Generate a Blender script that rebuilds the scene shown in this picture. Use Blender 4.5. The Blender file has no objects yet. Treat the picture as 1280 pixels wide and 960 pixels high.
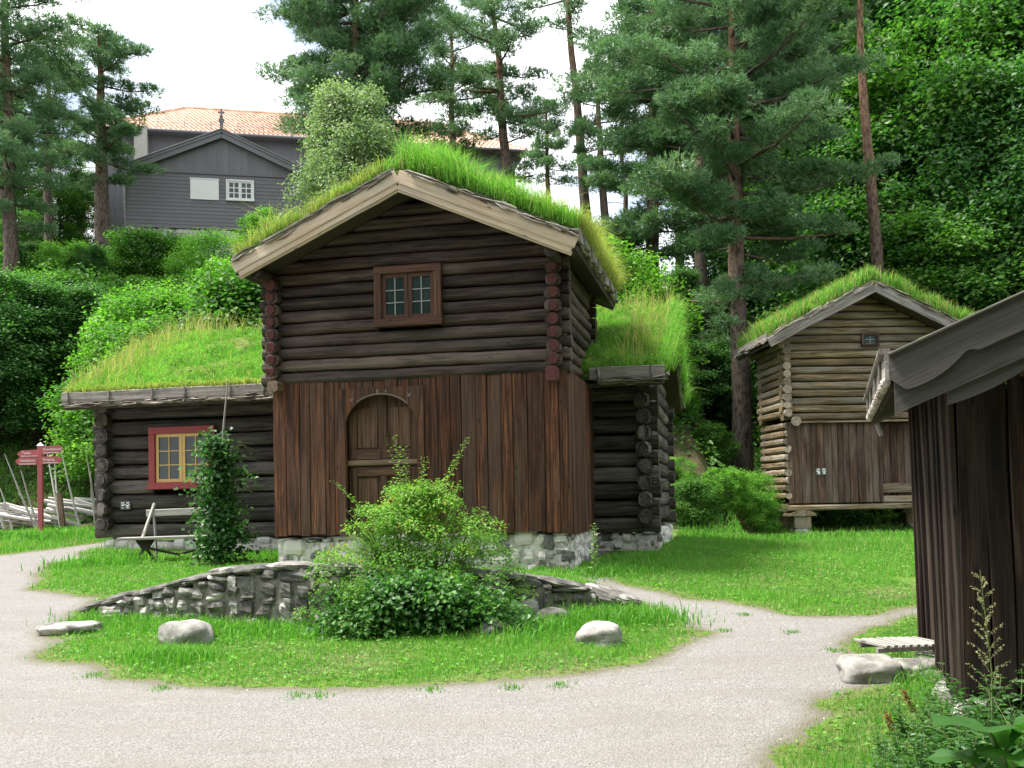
import bpy, math, random
import numpy as np
from mathutils import Vector, Matrix

C = bpy.context.scene
COL = C.collection
R = math.radians
rng = np.random.default_rng(7)
random.seed(7)

# ------------------------------------------------------------------ camera
F_PX, SHIFT = 1244.0, 96.6
cam_d = bpy.data.cameras.new('camera')
cam_d.sensor_width = 36.0
cam_d.lens = F_PX / 1280 * 36.0
cam_d.shift_y = SHIFT / 1280
cam_d.clip_end = 2000
cam = bpy.data.objects.new('camera', cam_d)
COL.objects.link(cam)
cam.matrix_world = Matrix.Translation((0, 0, 1.6)) @ Matrix.Rotation(R(92.0), 4, 'X') @ Matrix.Rotation(-0.02, 4, 'Z')
C.camera = cam
CM = np.array(cam.matrix_world.to_3x3())
CP = np.array([0, 0, 1.6])

# ------------------------------------------------------------------ sky and sun
SUN_EL, SUN_DIR = R(64), (-0.90, 0.0)
w = bpy.data.worlds.new('World'); C.world = w; w.use_nodes = True
nt = w.node_tree; nt.nodes.clear()
out = nt.nodes.new('ShaderNodeOutputWorld'); bg = nt.nodes.new('ShaderNodeBackground')
sky = nt.nodes.new('ShaderNodeTexSky'); sky.sky_type = 'NISHITA'; sky.sun_disc = False
sky.sun_elevation = SUN_EL; sky.sun_rotation = math.atan2(SUN_DIR[0], SUN_DIR[1])
sky.dust_density = 2.0
tc = nt.nodes.new('ShaderNodeTexCoord'); mp = nt.nodes.new('ShaderNodeMapping'); mp.inputs['Scale'].default_value = (1.6, 1.6, 4.0)
nz = nt.nodes.new('ShaderNodeTexNoise'); nz.inputs['Scale'].default_value = 2.2; nz.inputs['Detail'].default_value = 6
cr = nt.nodes.new('ShaderNodeValToRGB'); cr.color_ramp.elements[0].position = 0.36; cr.color_ramp.elements[1].position = 0.56
mx = nt.nodes.new('ShaderNodeMix'); mx.data_type = 'RGBA'
mx.inputs[7].default_value = (10.2, 10.4, 10.6, 1)
L = nt.links.new
L(tc.outputs['Generated'], mp.inputs['Vector']); L(mp.outputs[0], nz.inputs['Vector']); L(nz.outputs['Fac'], cr.inputs[0])
L(cr.outputs[0], mx.inputs[0]); L(sky.outputs[0], mx.inputs[6]); L(mx.outputs[2], bg.inputs[0]); L(bg.outputs[0], out.inputs[0])
bg.inputs['Strength'].default_value = 0.115
sd = bpy.data.lights.new('sun', 'SUN'); sd.energy = 4.8; sd.angle = R(13.0); sd.color = (1, 0.955, 0.88)
sun = bpy.data.objects.new('sun', sd); COL.objects.link(sun)
hx, hy = SUN_DIR; hn = math.hypot(hx, hy)
sv = Vector((hx / hn * math.cos(SUN_EL), hy / hn * math.cos(SUN_EL), math.sin(SUN_EL)))
sun.rotation_euler = sv.to_track_quat('Z', 'Y').to_euler()
sun.location = (-20, 5, 40)
C.view_settings.view_transform = 'Standard'; C.view_settings.look = 'None'
C.view_settings.exposure = 1.0; C.view_settings.gamma = 1.0
C.view_settings.use_curve_mapping = False
C.render.engine = 'CYCLES'
C.cycles.max_bounces = 6; C.cycles.diffuse_bounces = 3; C.cycles.transmission_bounces = 3
C.cycles.glossy_bounces = 2; C.cycles.transparent_max_bounces = 4
C.cycles.use_denoising = True
C.cycles.use_adaptive_sampling = True

# ------------------------------------------------------------------ helpers
def ss(x):
    x = np.clip(x, 0, 1); return x * x * (3 - 2 * x)

def zg(X, Y):
    """height of the ground"""
    X = np.asarray(X, float); Y = np.asarray(Y, float)
    cap = np.interp(X, [-10, -6, 3, 6], [.9, .75, .62, .42])
    z = .055 * np.clip(Y - 6, 0, None)
    z = np.minimum(z, cap)
    T = np.interp(X, [-6, -5.1, -4.5, -3.2, -2.4, -.2, .55, 1.1, 2.0], [.25, .34, .50, .77, .82, .68, .56, .44, .2])
    Yw = np.interp(X, [-5.6, -5.1, -4.5, -3.2, -2.1, -.2, .55, 1.1, 2.0], [12.2, 12, 11.6, 11.2, 10.8, 10.9, 11.3, 11.5, 11.0])
    t = ss((Y - Yw - .05) / .2) * ss((X + 6) / .6) * ss((2.1 - X) / .5)
    top = T + (z - T) * ss((Y - Yw - .8) / 3.5)
    z = z + t * np.clip(top - z, 0, None)
    Ys = np.interp(X, [-30, -12, -8, 4, 5.4, 7.2, 30], [28, 27, 24, 23.5, 23.2, 30, 30.5])
    m = np.interp(X, [-20, -3, 5, 12, 30], [.84, .66, .66, .38, .33])
    d = np.clip(Y - Ys, 0, None)
    h = m * np.maximum(d - .4 + .4 * np.exp(-d / .4), 0)
    hm = np.interp(X, [-20, -2, 6, 30], [12.9, 12.5, 12, 14])
    h = hm * (1 - np.exp(-(h / hm) ** 1.0 * 1.0 - (h / hm) ** 3)) * 1.04
    z = z + h
    z = z + .012 * np.sin(X * 2.3 + 1.1 * np.sin(Y * 1.7)) * np.cos(Y * 2.9 + X) + .02 * np.sin(X * .9 + 2) * np.sin(Y * .7)
    return z

def ray(px, py):
    d = CM @ np.array([(px - 640) / F_PX, (480 - py + SHIFT) / F_PX, -1.0]); return d

def at(px, py, Y):
    d = ray(px, py); t = (Y - CP[1]) / d[1]; return CP + d * t

def onground(px, py):
    d = ray(px, py); d = d / np.linalg.norm(d)
    t = 3.0
    while t < 90:
        p = CP + d * t
        if p[2] < zg(p[0], p[1]):
            return p
        t += .04
    return CP + d * 90

def link(o, parent=None):
    COL.objects.link(o)
    if parent is not None: o.parent = parent
    return o

def tag(o, label=None, cat=None, group=None, kind=None):
    if label: o['label'] = label
    if cat: o['category'] = cat
    if group: o['group'] = group
    if kind: o['kind'] = kind
    return o

def empty(name, loc=(0, 0, 0), rz=0.0, label=None, cat=None, group=None):
    o = bpy.data.objects.new(name, None); o.empty_display_size = .2
    o.location = tuple(float(v) for v in loc); o.rotation_euler = (0, 0, rz)
    COL.objects.link(o)
    return tag(o, label, cat, group)

def make_mesh(name, V, sizes, idx, tint=None, grain=None, smooth=False, mats=None):
    me = bpy.data.meshes.new(name)
    V = np.asarray(V, np.float32)
    me.vertices.add(len(V)); me.vertices.foreach_set('co', V.ravel())
    idx = np.asarray(idx, np.int32); sizes = np.asarray(sizes, np.int32)
    me.loops.add(len(idx)); me.loops.foreach_set('vertex_index', idx)
    me.polygons.add(len(sizes))
    st = np.zeros(len(sizes), np.int32); st[1:] = np.cumsum(sizes)[:-1]
    me.polygons.foreach_set('loop_start', st)
    me.polygons.foreach_set('use_smooth', np.full(len(sizes), smooth, bool))
    if tint is not None:
        a = me.attributes.new('tint', 'FLOAT', 'POINT'); a.data.foreach_set('value', np.asarray(tint, np.float32))
    if grain is not None:
        a = me.attributes.new('grain', 'FLOAT_VECTOR', 'POINT'); a.data.foreach_set('vector', np.asarray(grain, np.float32).ravel())
    me.update(calc_edges=True)
    return me

class MB:
    def __init__(s): s.V = []; s.sz = []; s.ix = []; s.t = []; s.g = []; s.n = 0
    def add(s, V, faces, tint=.5, grain=None):
        V = np.asarray(V, float)
        s.V.append(V)
        if isinstance(faces, np.ndarray):
            s.sz.append(np.full(len(faces), faces.shape[1])); s.ix.append((faces + s.n).ravel())
        else:
            s.sz.append(np.array([len(f) for f in faces])); s.ix.append(np.concatenate([np.asarray(f) for f in faces]) + s.n)
        s.t.append(np.broadcast_to(np.asarray(tint, float), (len(V),)).copy())
        s.g.append(V.copy() if grain is None else np.asarray(grain, float))
        s.n += len(V)
    def box(s, c, size, M=None, tint=.5):
        hx, hy, hz = [v / 2 for v in size]
        v = np.array([[x, y, z] for x in (-hx, hx) for y in (-hy, hy) for z in (-hz, hz)])
        ax = int(np.argmax(size)); o = [ax] + [i for i in range(3) if i != ax]
        g = v[:, o] + rng.uniform(0, 40, 3)
        if M is not None: v = v @ np.array(M).T
        f = np.array([[0, 1, 3, 2], [4, 6, 7, 5], [0, 4, 5, 1], [2, 3, 7, 6], [0, 2, 6, 4], [1, 5, 7, 3]])
        s.add(v + np.array(c), f, tint, g)
    def beam(s, p0, p1, w, h, up=(0, 0, 1), ch=.006, tint=None, n=1, wob=0.0):
        """a board or timber from p0 to p1, w across, h along up, with eased edges"""
        if tint is None: tint = rng.uniform(.15, .85)
        p0 = np.array(p0, float); p1 = np.array(p1, float); d = p1 - p0; Ln = np.linalg.norm(d); d /= Ln
        up = np.array(up, float); x = np.cross(up, d); x /= np.linalg.norm(x); u = np.cross(d, x)
        a, b = w / 2, h / 2; ch = min(ch, a * .6, b * .6)
        pr = np.array([[-a + ch, -b], [a - ch, -b], [a, -b + ch], [a, b - ch], [a - ch, b], [-a + ch, b], [-a, b - ch], [-a, -b + ch]])
        off = rng.uniform(0, 40, 3); V = []; G = []
        for i in range(n + 1):
            t = i / n; q = p0 + d * Ln * t + (x * rng.normal(0, wob) + u * rng.normal(0, wob) if wob else 0)
            V.append(q + pr[:, :1] * x + pr[:, 1:] * u)
            G.append(np.column_stack([np.full(8, Ln * t), pr[:, 0], pr[:, 1]]) + off)
        F = []
        for i in range(n):
            for k in range(8):
                F.append([i * 8 + k, i * 8 + (k + 1) % 8, (i + 1) * 8 + (k + 1) % 8, (i + 1) * 8 + k])
        F.append(list(range(7, -1, -1))); F.append([n * 8 + k for k in range(8)])
        s.add(np.concatenate(V), F, tint, np.concatenate(G))
    def tube(s, pts, rad, n=8, tint=None, ell=None, cap=True, expo=2.0, up=(0, 0, 1), tg=None):
        """a round member through pts; ell=(a,b) scales the two cross axes"""
        if tint is None: tint = rng.uniform(.15, .85)
        P = np.asarray(pts, float); m = len(P); rad = np.broadcast_to(np.asarray(rad, float), (m,))
        T = np.gradient(P, axis=0); T /= np.linalg.norm(T, axis=1)[:, None] + 1e-9
        upv = np.array(up, float)
        if abs(T[0] @ upv) > .95: upv = np.array([1., 0, 0])
        X = np.cross(np.broadcast_to(upv, T.shape), T); X /= np.linalg.norm(X, axis=1)[:, None] + 1e-9
        U = np.cross(T, X)
        th = np.arange(n) * 2 * math.pi / n + math.pi / n
        c, q = np.cos(th), np.sin(th)
        c = np.sign(c) * np.abs(c) ** (2 / expo); q = np.sign(q) * np.abs(q) ** (2 / expo)
        ea, eb = ell if ell else (1, 1)
        V = P[:, None] + rad[:, None, None] * (ea * c[None, :, None] * X[:, None] + eb * q[None, :, None] * U[:, None])
        sl = np.concatenate([[0], np.cumsum(np.linalg.norm(np.diff(P, axis=0), axis=1))])
        off = rng.uniform(0, 40, 3)
        G = np.stack([np.broadcast_to(sl[:, None], (m, n)), rad[:, None] * ea * c[None], rad[:, None] * eb * q[None]], -1) + off
        i = np.arange(m - 1)[:, None] * n; k = np.arange(n)[None]; k2 = (k + 1) % n
        F = np.stack([i + k, i + k2, i + n + k2, i + n + k], -1).reshape(-1, 4)
        F = [list(f) for f in F] if cap else F
        if cap: F.append(list(range(n - 1, -1, -1))); F.append([(m - 1) * n + j for j in range(n)])
        tv = tint if tg is None else np.repeat(np.asarray(tg, float), n)
        s.add(V.reshape(-1, 3), F, tv, G.reshape(-1, 3))
    def build(s, name, mat, parent=None, smooth=False, kind=None):
        me = make_mesh(name, np.concatenate(s.V), np.concatenate(s.sz), np.concatenate(s.ix), np.concatenate(s.t), np.concatenate(s.g), smooth)
        me.materials.append(mat)
        o = bpy.data.objects.new(name, me); link(o, parent)
        if kind: o['kind'] = kind
        return o

_sph = {}
def sphere_grid(nu, nv):
    if (nu, nv) not in _sph:
        V = [[0, 0, 1]]; 
        for i in range(1, nv):
            a = math.pi * i / nv
            for j in range(nu):
                b = 2 * math.pi * j / nu; V.append([math.sin(a) * math.cos(b), math.sin(a) * math.sin(b), math.cos(a)])
        V.append([0, 0, -1]); F = []
        for j in range(nu): F.append([0, 1 + j, 1 + (j + 1) % nu])
        for i in range(nv - 2):
            for j in range(nu):
                a = 1 + i * nu; F.append([a + j, a + nu + j, a + nu + (j + 1) % nu, a + (j + 1) % nu])
        a = 1 + (nv - 2) * nu
        for j in range(nu): F.append([a + j, len(V) - 1, a + (j + 1) % nu])
        _sph[(nu, nv)] = (np.array(V), F)
    return _sph[(nu, nv)]

def wave(P, f, seed=0, oct=3):
    """smooth pseudo noise of points"""
    r = np.random.default_rng(seed); o = np.zeros(len(P)); a = 1.0
    for k in range(oct):
        for _ in range(3):
            d = r.normal(size=3); d /= np.linalg.norm(d)
            o += a * np.sin(P @ d * f * 2 * math.pi / 1.0 + r.uniform(0, 6.28)) / 3
        f *= 2.1; a *= .5
    return o

def stone(mb, c, size, M=None, tint=.5, expo=3.2, rough=.10, res=(12, 8)):
    V, F = sphere_grid(*res)
    d = (np.abs(V) ** expo).sum(1) ** (-1 / expo)
    V = V * d[:, None]
    V = V * (1 + rough * wave(V, .55, int(rng.integers(1e6)), 3))[:, None]
    V = V * np.array(size) / 2
    if M is not None: V = V @ np.array(M).T
    mb.add(V + np.array(c), F, tint)

def rotz(a): c, s = math.cos(a), math.sin(a); return np.array([[c, -s, 0], [s, c, 0], [0, 0, 1]])

# ------------------------------------------------------------------ materials
class NB:
    def __init__(s, name):
        s.m = bpy.data.materials.new(name); s.m.use_nodes = True; s.t = s.m.node_tree; s.t.nodes.clear()
        s.out = s.t.nodes.new('ShaderNodeOutputMaterial')
    def n(s, kind, **kw):
        n = s.t.nodes.new(kind)
        for k, v in kw.items(): setattr(n, k, v)
        return n
    def set(s, sock, v):
        if hasattr(v, 'is_linked') or isinstance(v, bpy.types.NodeSocket): s.t.links.new(v, sock)
        elif isinstance(v, (tuple, list)): sock.default_value = tuple(v) + ((1,) if len(v) == 3 and sock.type == 'RGBA' else ())
        else: sock.default_value = v
    def attr(s, name, fac=True):
        n = s.n('ShaderNodeAttribute', attribute_name=name); return n.outputs['Fac'] if fac else n.outputs['Vector']
    def obj(s): return s.n('ShaderNodeTexCoord').outputs['Object']
    def pos(s): return s.n('ShaderNodeNewGeometry').outputs['Position']
    def mapv(s, v, sc):
        n = s.n('ShaderNodeMapping'); s.set(n.inputs['Vector'], v); n.inputs['Scale'].default_value = sc; return n.outputs[0]
    def noise(s, v, scale, detail=4, rough=.55, dist=0.0):
        n = s.n('ShaderNodeTexNoise'); s.set(n.inputs['Vector'], v); n.inputs['Scale'].default_value = scale
        n.inputs['Detail'].default_value = detail; n.inputs['Roughness'].default_value = rough; n.inputs['Distortion'].default_value = dist
        return n.outputs['Fac']
    def ramp(s, f, stops, interp='LINEAR'):
        n = s.n('ShaderNodeValToRGB'); e = n.color_ramp.elements; n.color_ramp.interpolation = interp
        while len(e) < len(stops): e.new(.5)
        for k, (p, c) in enumerate(stops):
            e[k].position = p; e[k].color = tuple(c) + (1,) if not isinstance(c, (int, float)) else (c, c, c, 1)
        s.set(n.inputs[0], f); return n.outputs[0]
    def mix(s, f, a, b, mode='MIX'):
        n = s.n('ShaderNodeMix', data_type='RGBA', blend_type=mode); s.set(n.inputs[0], f); s.set(n.inputs[6], a); s.set(n.inputs[7], b); return n.outputs[2]
    def math(s, op, a, b=0.0):
        n = s.n('ShaderNodeMath', operation=op); s.set(n.inputs[0], a); s.set(n.inputs[1], b); return n.outputs[0]
    def bump(s, h, strength=.4, dist=.02):
        n = s.n('ShaderNodeBump'); s.set(n.inputs['Height'], h); n.inputs['Strength'].default_value = strength; n.inputs['Distance'].default_value = dist
        return n.outputs[0]
    def prin(s, col, rough=.8, normal=None, spec=.3, **kw):
        n = s.n('ShaderNodeBsdfPrincipled'); s.set(n.inputs['Base Color'], col); s.set(n.inputs['Roughness'], rough)
        s.set(n.inputs['Specular IOR Level'], spec)
        if normal is not None: s.set(n.inputs['Normal'], normal)
        return n.outputs[0]
    def done(s, sh): s.t.links.new(sh, s.out.inputs[0]); return s.m

def wood(name, dark, mid, light, weather=None, fine=26, rough=.85, bump=.5, wmix=.5, tvar=(.55, 1.45), spec=.25, ckd=.25):
    b = NB(name); g = b.attr('grain', False); t = b.attr('tint')
    a = b.noise(b.mapv(g, (1.1, fine, fine)), 1.0, 7, .68, .35)
    c = b.ramp(a, [(.33, dark), (.5, mid), (.68, light)])
    if weather is not None:
        wv = b.noise(b.mapv(g, (.9, 5, 5)), 1.0, 4, .6)
        wm = b.ramp(b.math('ADD', wv, b.math('MULTIPLY', b.math('SUBTRACT', b.math('FRACT', b.math('MULTIPLY', t, 7.3)), .5), .22)), [(.42, 0.0), (.66, wmix)])
        c = b.mix(wm, c, weather)
    crk = b.noise(b.mapv(g, (1.6, fine * 3.2, fine * 3.2)), 1.0, 3, .5, .3)
    ck = b.ramp(crk, [(.30, ckd), (.40, 1.0)])
    c = b.mix(1.0, c, ck, 'MULTIPLY')
    lo, hi = tvar
    v = b.math('MULTIPLY_ADD', t, hi - lo); v.node.inputs[2].default_value = lo
    c = b.mix(1.0, c, b.ramp(v, [(0, 0.0), (1, 1.0)]) if False else v, 'MULTIPLY')
    kn = b.n('ShaderNodeTexVoronoi', distance='EUCLIDEAN'); b.set(kn.inputs['Vector'], b.mapv(g, (2.2, 7, 7))); kn.inputs['Scale'].default_value = 1.0
    kk = b.ramp(kn.outputs['Distance'], [(.05, .3), (.12, 1.0)])
    c = b.mix(1.0, c, kk, 'MULTIPLY')
    h = b.math('ADD', a, b.math('MULTIPLY', ck, .6))
    return b.done(b.prin(c, rough, b.bump(h, bump, .012), spec))

M_LOG = wood('tarred_log_wood', (.010, .007, .005), (.036, .0215, .0145), (.115, .074, .050), (.17, .135, .11), 30, .7, .8, .5, spec=.35)
M_LOG2 = wood('grey_tarred_log_wood', (.012, .0105, .0088), (.047, .040, .032), (.125, .108, .088), (.17, .155, .135), 20, .75, .8, .55)
M_PLANK = wood('tarred_board_wood', (.013, .0055, .0035), (.066, .027, .014), (.24, .092, .036), (.088, .060, .046), 34, .72, .7, .6, (.55, 1.5))
M_DOOR = wood('brown_door_wood', (.032, .017, .010), (.085, .046, .027), (.15, .088, .052), None, 26, .7, .35)
M_RAIL = wood('pale_rail_wood', (.085, .058, .038), (.16, .11, .072), (.25, .18, .12), None, 26, .7, .3)
M_FASCIA = wood('fresh_pine_board', (.42, .31, .20), (.55, .43, .30), (.66, .56, .42), (.42, .38, .33), 22, .7, .2, .7, (.88, 1.08), ckd=.75)
M_GREY = wood('weathered_grey_board', (.10, .092, .08), (.22, .20, .175), (.36, .34, .30), (.42, .40, .37), 24, .85, .5, .5, (.7, 1.25))
M_TAN = wood('weathered_tan_log', (.050, .036, .020), (.165, .120, .066), (.33, .25, .145), (.27, .245, .20), 20, .85, .9, .7, (.6, 1.35))
M_TANEND = wood('storehouse_log_ends', (.14, .11, .08), (.25, .21, .155), (.36, .31, .24), None, 16, .9, .6)
M_STOREP = wood('storehouse_door_board', (.026, .015, .010), (.080, .044, .030), (.16, .10, .066), (.20, .16, .13), 22, .8, .5, .6)
M_BARN = wood('barn_dark_board', (.005, .0035, .0025), (.017, .010, .0065), (.052, .029, .017), (.062, .048, .038), 26, .8, .8, .5, (.4, 1.7))
M_BARGE = wood('barn_barge_board', (.038, .035, .030), (.070, .065, .057), (.115, .108, .097), (.12, .115, .105), 80, .8, .4, .5, (.85, 1.1), ckd=.6)
M_WINRED = wood('old_red_brown_frame', (.040, .018, .010), (.088, .040, .023), (.15, .075, .045), None, 24, .6, .3, tvar=(.8, 1.15))
M_RAIL2 = wood('silver_fence_rail', (.34, .32, .29), (.52, .50, .47), (.68, .66, .63), None, 18, .85, .4, tvar=(.7, 1.15))
M_BENCH = wood('silver_bench_board', (.20, .19, .17), (.32, .31, .28), (.42, .405, .38), None, 22, .8, .3, tvar=(.85, 1.1))

def paint(name, col, var=.12, rough=.55, scale=9, bump=.05):
    b = NB(name); p = b.obj()
    f = b.noise(p, scale, 5, .6); t = b.attr('tint')
    lo = tuple(c * (1 - var) for c in col); hi = tuple(min(1, c * (1 + var)) for c in col)
    c = b.mix(f, lo, hi)
    return b.done(b.prin(c, rough, b.bump(b.noise(p, scale * 6, 3), bump, .004), .35))

M_REDEND = paint('red_ochre_paint', (.095, .032, .029), .5, .85, 18, .8)
M_RED = paint('red_window_paint', (.30, .050, .048), .15)
M_YEL = paint('ochre_yellow_paint', (.66, .44, .165), .12)
M_SIGN = paint('dusty_red_sign_paint', (.42, .105, .115), .1)
M_WHITE = paint('white_paint', (.82, .82, .80), .05)
M_CREAM = paint('limed_plaster', (.42, .40, .35), .2, .9, 5, .3)
M_IRON = paint('dull_grey_metal', (.30, .30, .29), .2, .5)
M_PLAQUE = paint('dark_grey_plaque', (.085, .085, .080), .2, .5)
M_ZINC = paint('zinc_pipe', (.34, .35, .34), .15, .45)
M_DARK = paint('dark_interior', (.012, .011, .010), .3, .95)  # near-black colour standing in for unlit space behind wall gaps
M_STRAP = paint('light_stripe_wood', (.17, .15, .13), .2, .7)
M_TAR = paint('roof_underboard', (.055, .045, .033), .3, .85, 4)

def housepaint():
    b = NB('grey_house_paint'); g = b.attr('grain', False); t = b.attr('tint')
    f = b.noise(b.mapv(g, (1.5, 14, 14)), 1, 4)
    c = b.mix(f, (.150, .146, .158), (.205, .200, .212))
    v = b.math('MULTIPLY_ADD', t, .3); v.node.inputs[2].default_value = .85
    c = b.mix(1.0, c, v, 'MULTIPLY')
    return b.done(b.prin(c, .6, b.bump(f, .2, .004), .3))
M_GHOUSE = housepaint()

def glassmat():
    b = NB('old_window_glass'); f = b.noise(b.obj(), 6, 3)
    c = b.mix(f, (.012, .02, .018), (.03, .05, .045))
    return b.done(b.prin(c, .08, b.bump(f, .12, .01), .4))
M_GLASS = glassmat()

def tilemat():
    b = NB('red_clay_tiles'); t = b.attr('tint'); p = b.obj()
    c = b.mix(t, (.52, .30, .21), (.70, .47, .355))
    c = b.mix(b.ramp(b.noise(p, 1.2, 5), [(.4, 0.0), (.7, .35)]), c, (.33, .22, .17))
    return b.done(b.prin(c, .75, b.bump(b.noise(p, 30, 3), .2, .01), .3))
M_TILE = tilemat()

def stonemat(name, dark, mid, light, lime, limeamt):
    b = NB(name); p = b.pos(); t = b.attr('tint')
    f = b.noise(p, 7, 8, .62); f2 = b.noise(p, 2.6, 5, .6, .8)
    c = b.ramp(f, [(.3, dark), (.5, mid), (.72, light)])
    v = b.math('MULTIPLY_ADD', t, .9); v.node.inputs[2].default_value = .55
    c = b.mix(1.0, c, v, 'MULTIPLY')
    lm = b.math('ADD', b.math('MULTIPLY', t, .35), f2)
    c = b.mix(b.ramp(lm, [(.80 - limeamt, 0.0), (.86 - limeamt, 1.0)]), c, lime)
    vor = b.n('ShaderNodeTexVoronoi', feature='DISTANCE_TO_EDGE'); b.set(vor.inputs['Vector'], b.mapv(p, (1, 1, 1.7))); vor.inputs['Scale'].default_value = 6
    h = b.math('ADD', f, b.math('MULTIPLY', b.ramp(vor.outputs['Distance'], [(0.0, 0.0), (.06, 1.0)]), .06))
    return b.done(b.prin(c, .9, b.bump(h, .7, .02), .25))
M_STONE = stonemat('rubble_stone', (.055, .052, .047), (.15, .142, .13), (.32, .31, .285), (.44, .425, .39), .06)
M_LIMESTONE = stonemat('limewashed_stone', (.09, .085, .08), (.19, .185, .175), (.33, .32, .30), (.62, .60, .55), .22)
M_MORTAR = stonemat('lime_mortar', (.30, .285, .26), (.46, .44, .40), (.60, .58, .53), (.64, .62, .57), .1)
M_MORTAR2 = stonemat('earthy_mortar', (.10, .092, .078), (.19, .175, .15), (.30, .28, .245), (.34, .32, .28), 0)
M_BOULDER = stonemat('pale_boulder', (.12, .117, .105), (.26, .25, .23), (.40, .39, .36), (.46, .45, .42), .03)

def gravelmat():
    b = NB('pale_gravel'); p = b.pos()
    f = b.noise(p, 55, 4, .7); g = b.noise(p, 1.1, 5, .6); k = b.noise(p, 14, 4, .6)
    vo = b.n('ShaderNodeTexVoronoi'); b.set(vo.inputs['Vector'], p); vo.inputs['Scale'].default_value = 60
    c = b.ramp(f, [(.30, (.10, .094, .088)), (.48, (.190, .184, .174)), (.68, (.33, .322, .307))])
    c = b.mix(b.ramp(vo.outputs['Color'], [(.2, .0), (.9, .35)]), c, (.32, .31, .295))
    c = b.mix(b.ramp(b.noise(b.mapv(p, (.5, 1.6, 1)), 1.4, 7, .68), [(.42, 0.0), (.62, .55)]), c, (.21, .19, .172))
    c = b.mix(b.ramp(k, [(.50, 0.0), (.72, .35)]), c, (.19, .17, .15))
    ed = b.math('MULTIPLY', b.attr('tint'), b.math('ADD', b.noise(p, 5, 5, .7), .35))
    c = b.mix(b.ramp(ed, [(.10, 0.0), (.55, .85)]), c, (.13, .12, .075))
    rut = b.noise(b.mapv(p, (.35, 1.5, 1)), 1.0, 3, .5, .6)
    c = b.mix(b.ramp(rut, [(.46, 0.0), (.50, .22), (.54, 0.0)]), c, (.16, .15, .135))
    h = b.math('ADD', b.math('ADD', f, b.math('MULTIPLY', vo.outputs['Distance'], .8)), b.math('MULTIPLY', k, 1.5))
    return b.done(b.prin(c, .95, b.bump(h, .7, .016), .2))
M_GRAVEL = gravelmat()

def soilmat():
    b = NB('turf_soil'); p = b.pos()
    f = b.noise(p, 12, 6, .65); g = b.noise(p, .9, 4, .6)
    c = b.ramp(f, [(.3, (.035, .065, .012)), (.5, (.08, .15, .022)), (.7, (.14, .21, .045))])
    c = b.mix(b.ramp(g, [(.40, 0.0), (.66, .75)]), c, (.15, .125, .075))
    return b.done(b.prin(c, .95, b.bump(f, .6, .03), .1))
M_SOIL = soilmat()

def earthmat():
    b = NB('forest_floor'); p = b.pos()
    f = b.noise(p, 5, 7, .7); g = b.noise(p, .6, 4, .6)
    c = b.ramp(f, [(.3, (.035, .022, .014)), (.5, (.085, .055, .035)), (.7, (.15, .11, .075))])
    c = b.mix(b.ramp(g, [(.42, 0.0), (.55, .9)]), c, (.03, .055, .014))
    return b.done(b.prin(c, .95, b.bump(f, .8, .05), .1))
M_EARTH = earthmat()

def sodmat():
    b = NB('sod_earth'); p = b.pos()
    f = b.noise(p, 9, 6, .65)
    c = b.ramp(f, [(.3, (.05, .04, .02)), (.48, (.10, .13, .03)), (.7, (.12, .20, .04))])
    return b.done(b.prin(c, .95, b.bump(f, .8, .04), .1))
M_SOD = sodmat()

def leafmat(name, a, m, c2, trans=.35, rough=.5, odd=None, tcol=None, spec=.35):
    b = NB(name); t = b.attr('tint')
    st = [(0.0, a), (.5, m), (.93, c2)]
    if odd: st.append((.985, odd))
    c = b.ramp(t, st)
    pr = b.prin(c, rough, None, spec)
    tr = b.n('ShaderNodeBsdfTranslucent')
    b.set(tr.inputs[0], b.mix(1.0, c, tcol or (1.25, 1.65, .75), 'MULTIPLY'))
    ms = b.n('ShaderNodeMixShader'); ms.inputs[0].default_value = trans
    b.t.links.new(pr, ms.inputs[1]); b.t.links.new(tr.outputs[0], ms.inputs[2])
    return b.done(ms.outputs[0])
M_GRASS = leafmat('lawn_grass_blades', (.055, .155, .020), (.115, .295, .036), (.22, .40, .070), .4, .55, (.34, .31, .14), (1.2, 1.7, .8))
M_ROOFG = leafmat('roof_grass_blades', (.085, .20, .024), (.155, .345, .048), (.28, .46, .090), .42, .55, (.50, .40, .22), (1.2, 1.6, .8))
M_ROOFY = leafmat('dry_roof_grass', (.16, .20, .04), (.30, .33, .085), (.46, .42, .16), .45, .6, (.52, .36, .20))
M_MAPLE = leafmat('broadleaf_green', (.025, .080, .012), (.062, .165, .024), (.135, .27, .045), .42)
M_MAPLED = leafmat('shade_maple_green', (.022, .072, .018), (.052, .145, .034), (.12, .25, .068), .40)  # slightly darker, bluer leaf green for the dark maples
M_HAZEL = leafmat('bright_hazel_green', (.045, .14, .014), (.105, .26, .030), (.21, .38, .06), .45)
M_WILLOW = leafmat('silvery_willow_green', (.10, .155, .065), (.19, .26, .12), (.36, .42, .26), .35)
M_NEEDLE = leafmat('pine_needle_green', (.048, .115, .050), (.115, .225, .10), (.22, .35, .165), .30, .5, (.17, .20, .08), (1.2, 1.35, .8))
M_ROSE = leafmat('rose_leaf_green', (.060, .15, .020), (.14, .29, .040), (.27, .43, .08), .4, .5, (.48, .20, .04))
M_HOP = leafmat('hop_leaf_green', (.022, .070, .018), (.052, .145, .040), (.13, .26, .08), .32, .42)
M_UNDER = leafmat('undergrowth_leaf_green', (.035, .105, .022), (.080, .20, .045), (.16, .32, .08), .35, .45)
M_NETTLE = leafmat('weed_leaf_green', (.020, .065, .014), (.048, .135, .028), (.10, .22, .050), .35, .45)
M_STRAW = leafmat('seed_head_straw', (.22, .20, .11), (.36, .33, .20), (.50, .46, .30), .3)
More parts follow.
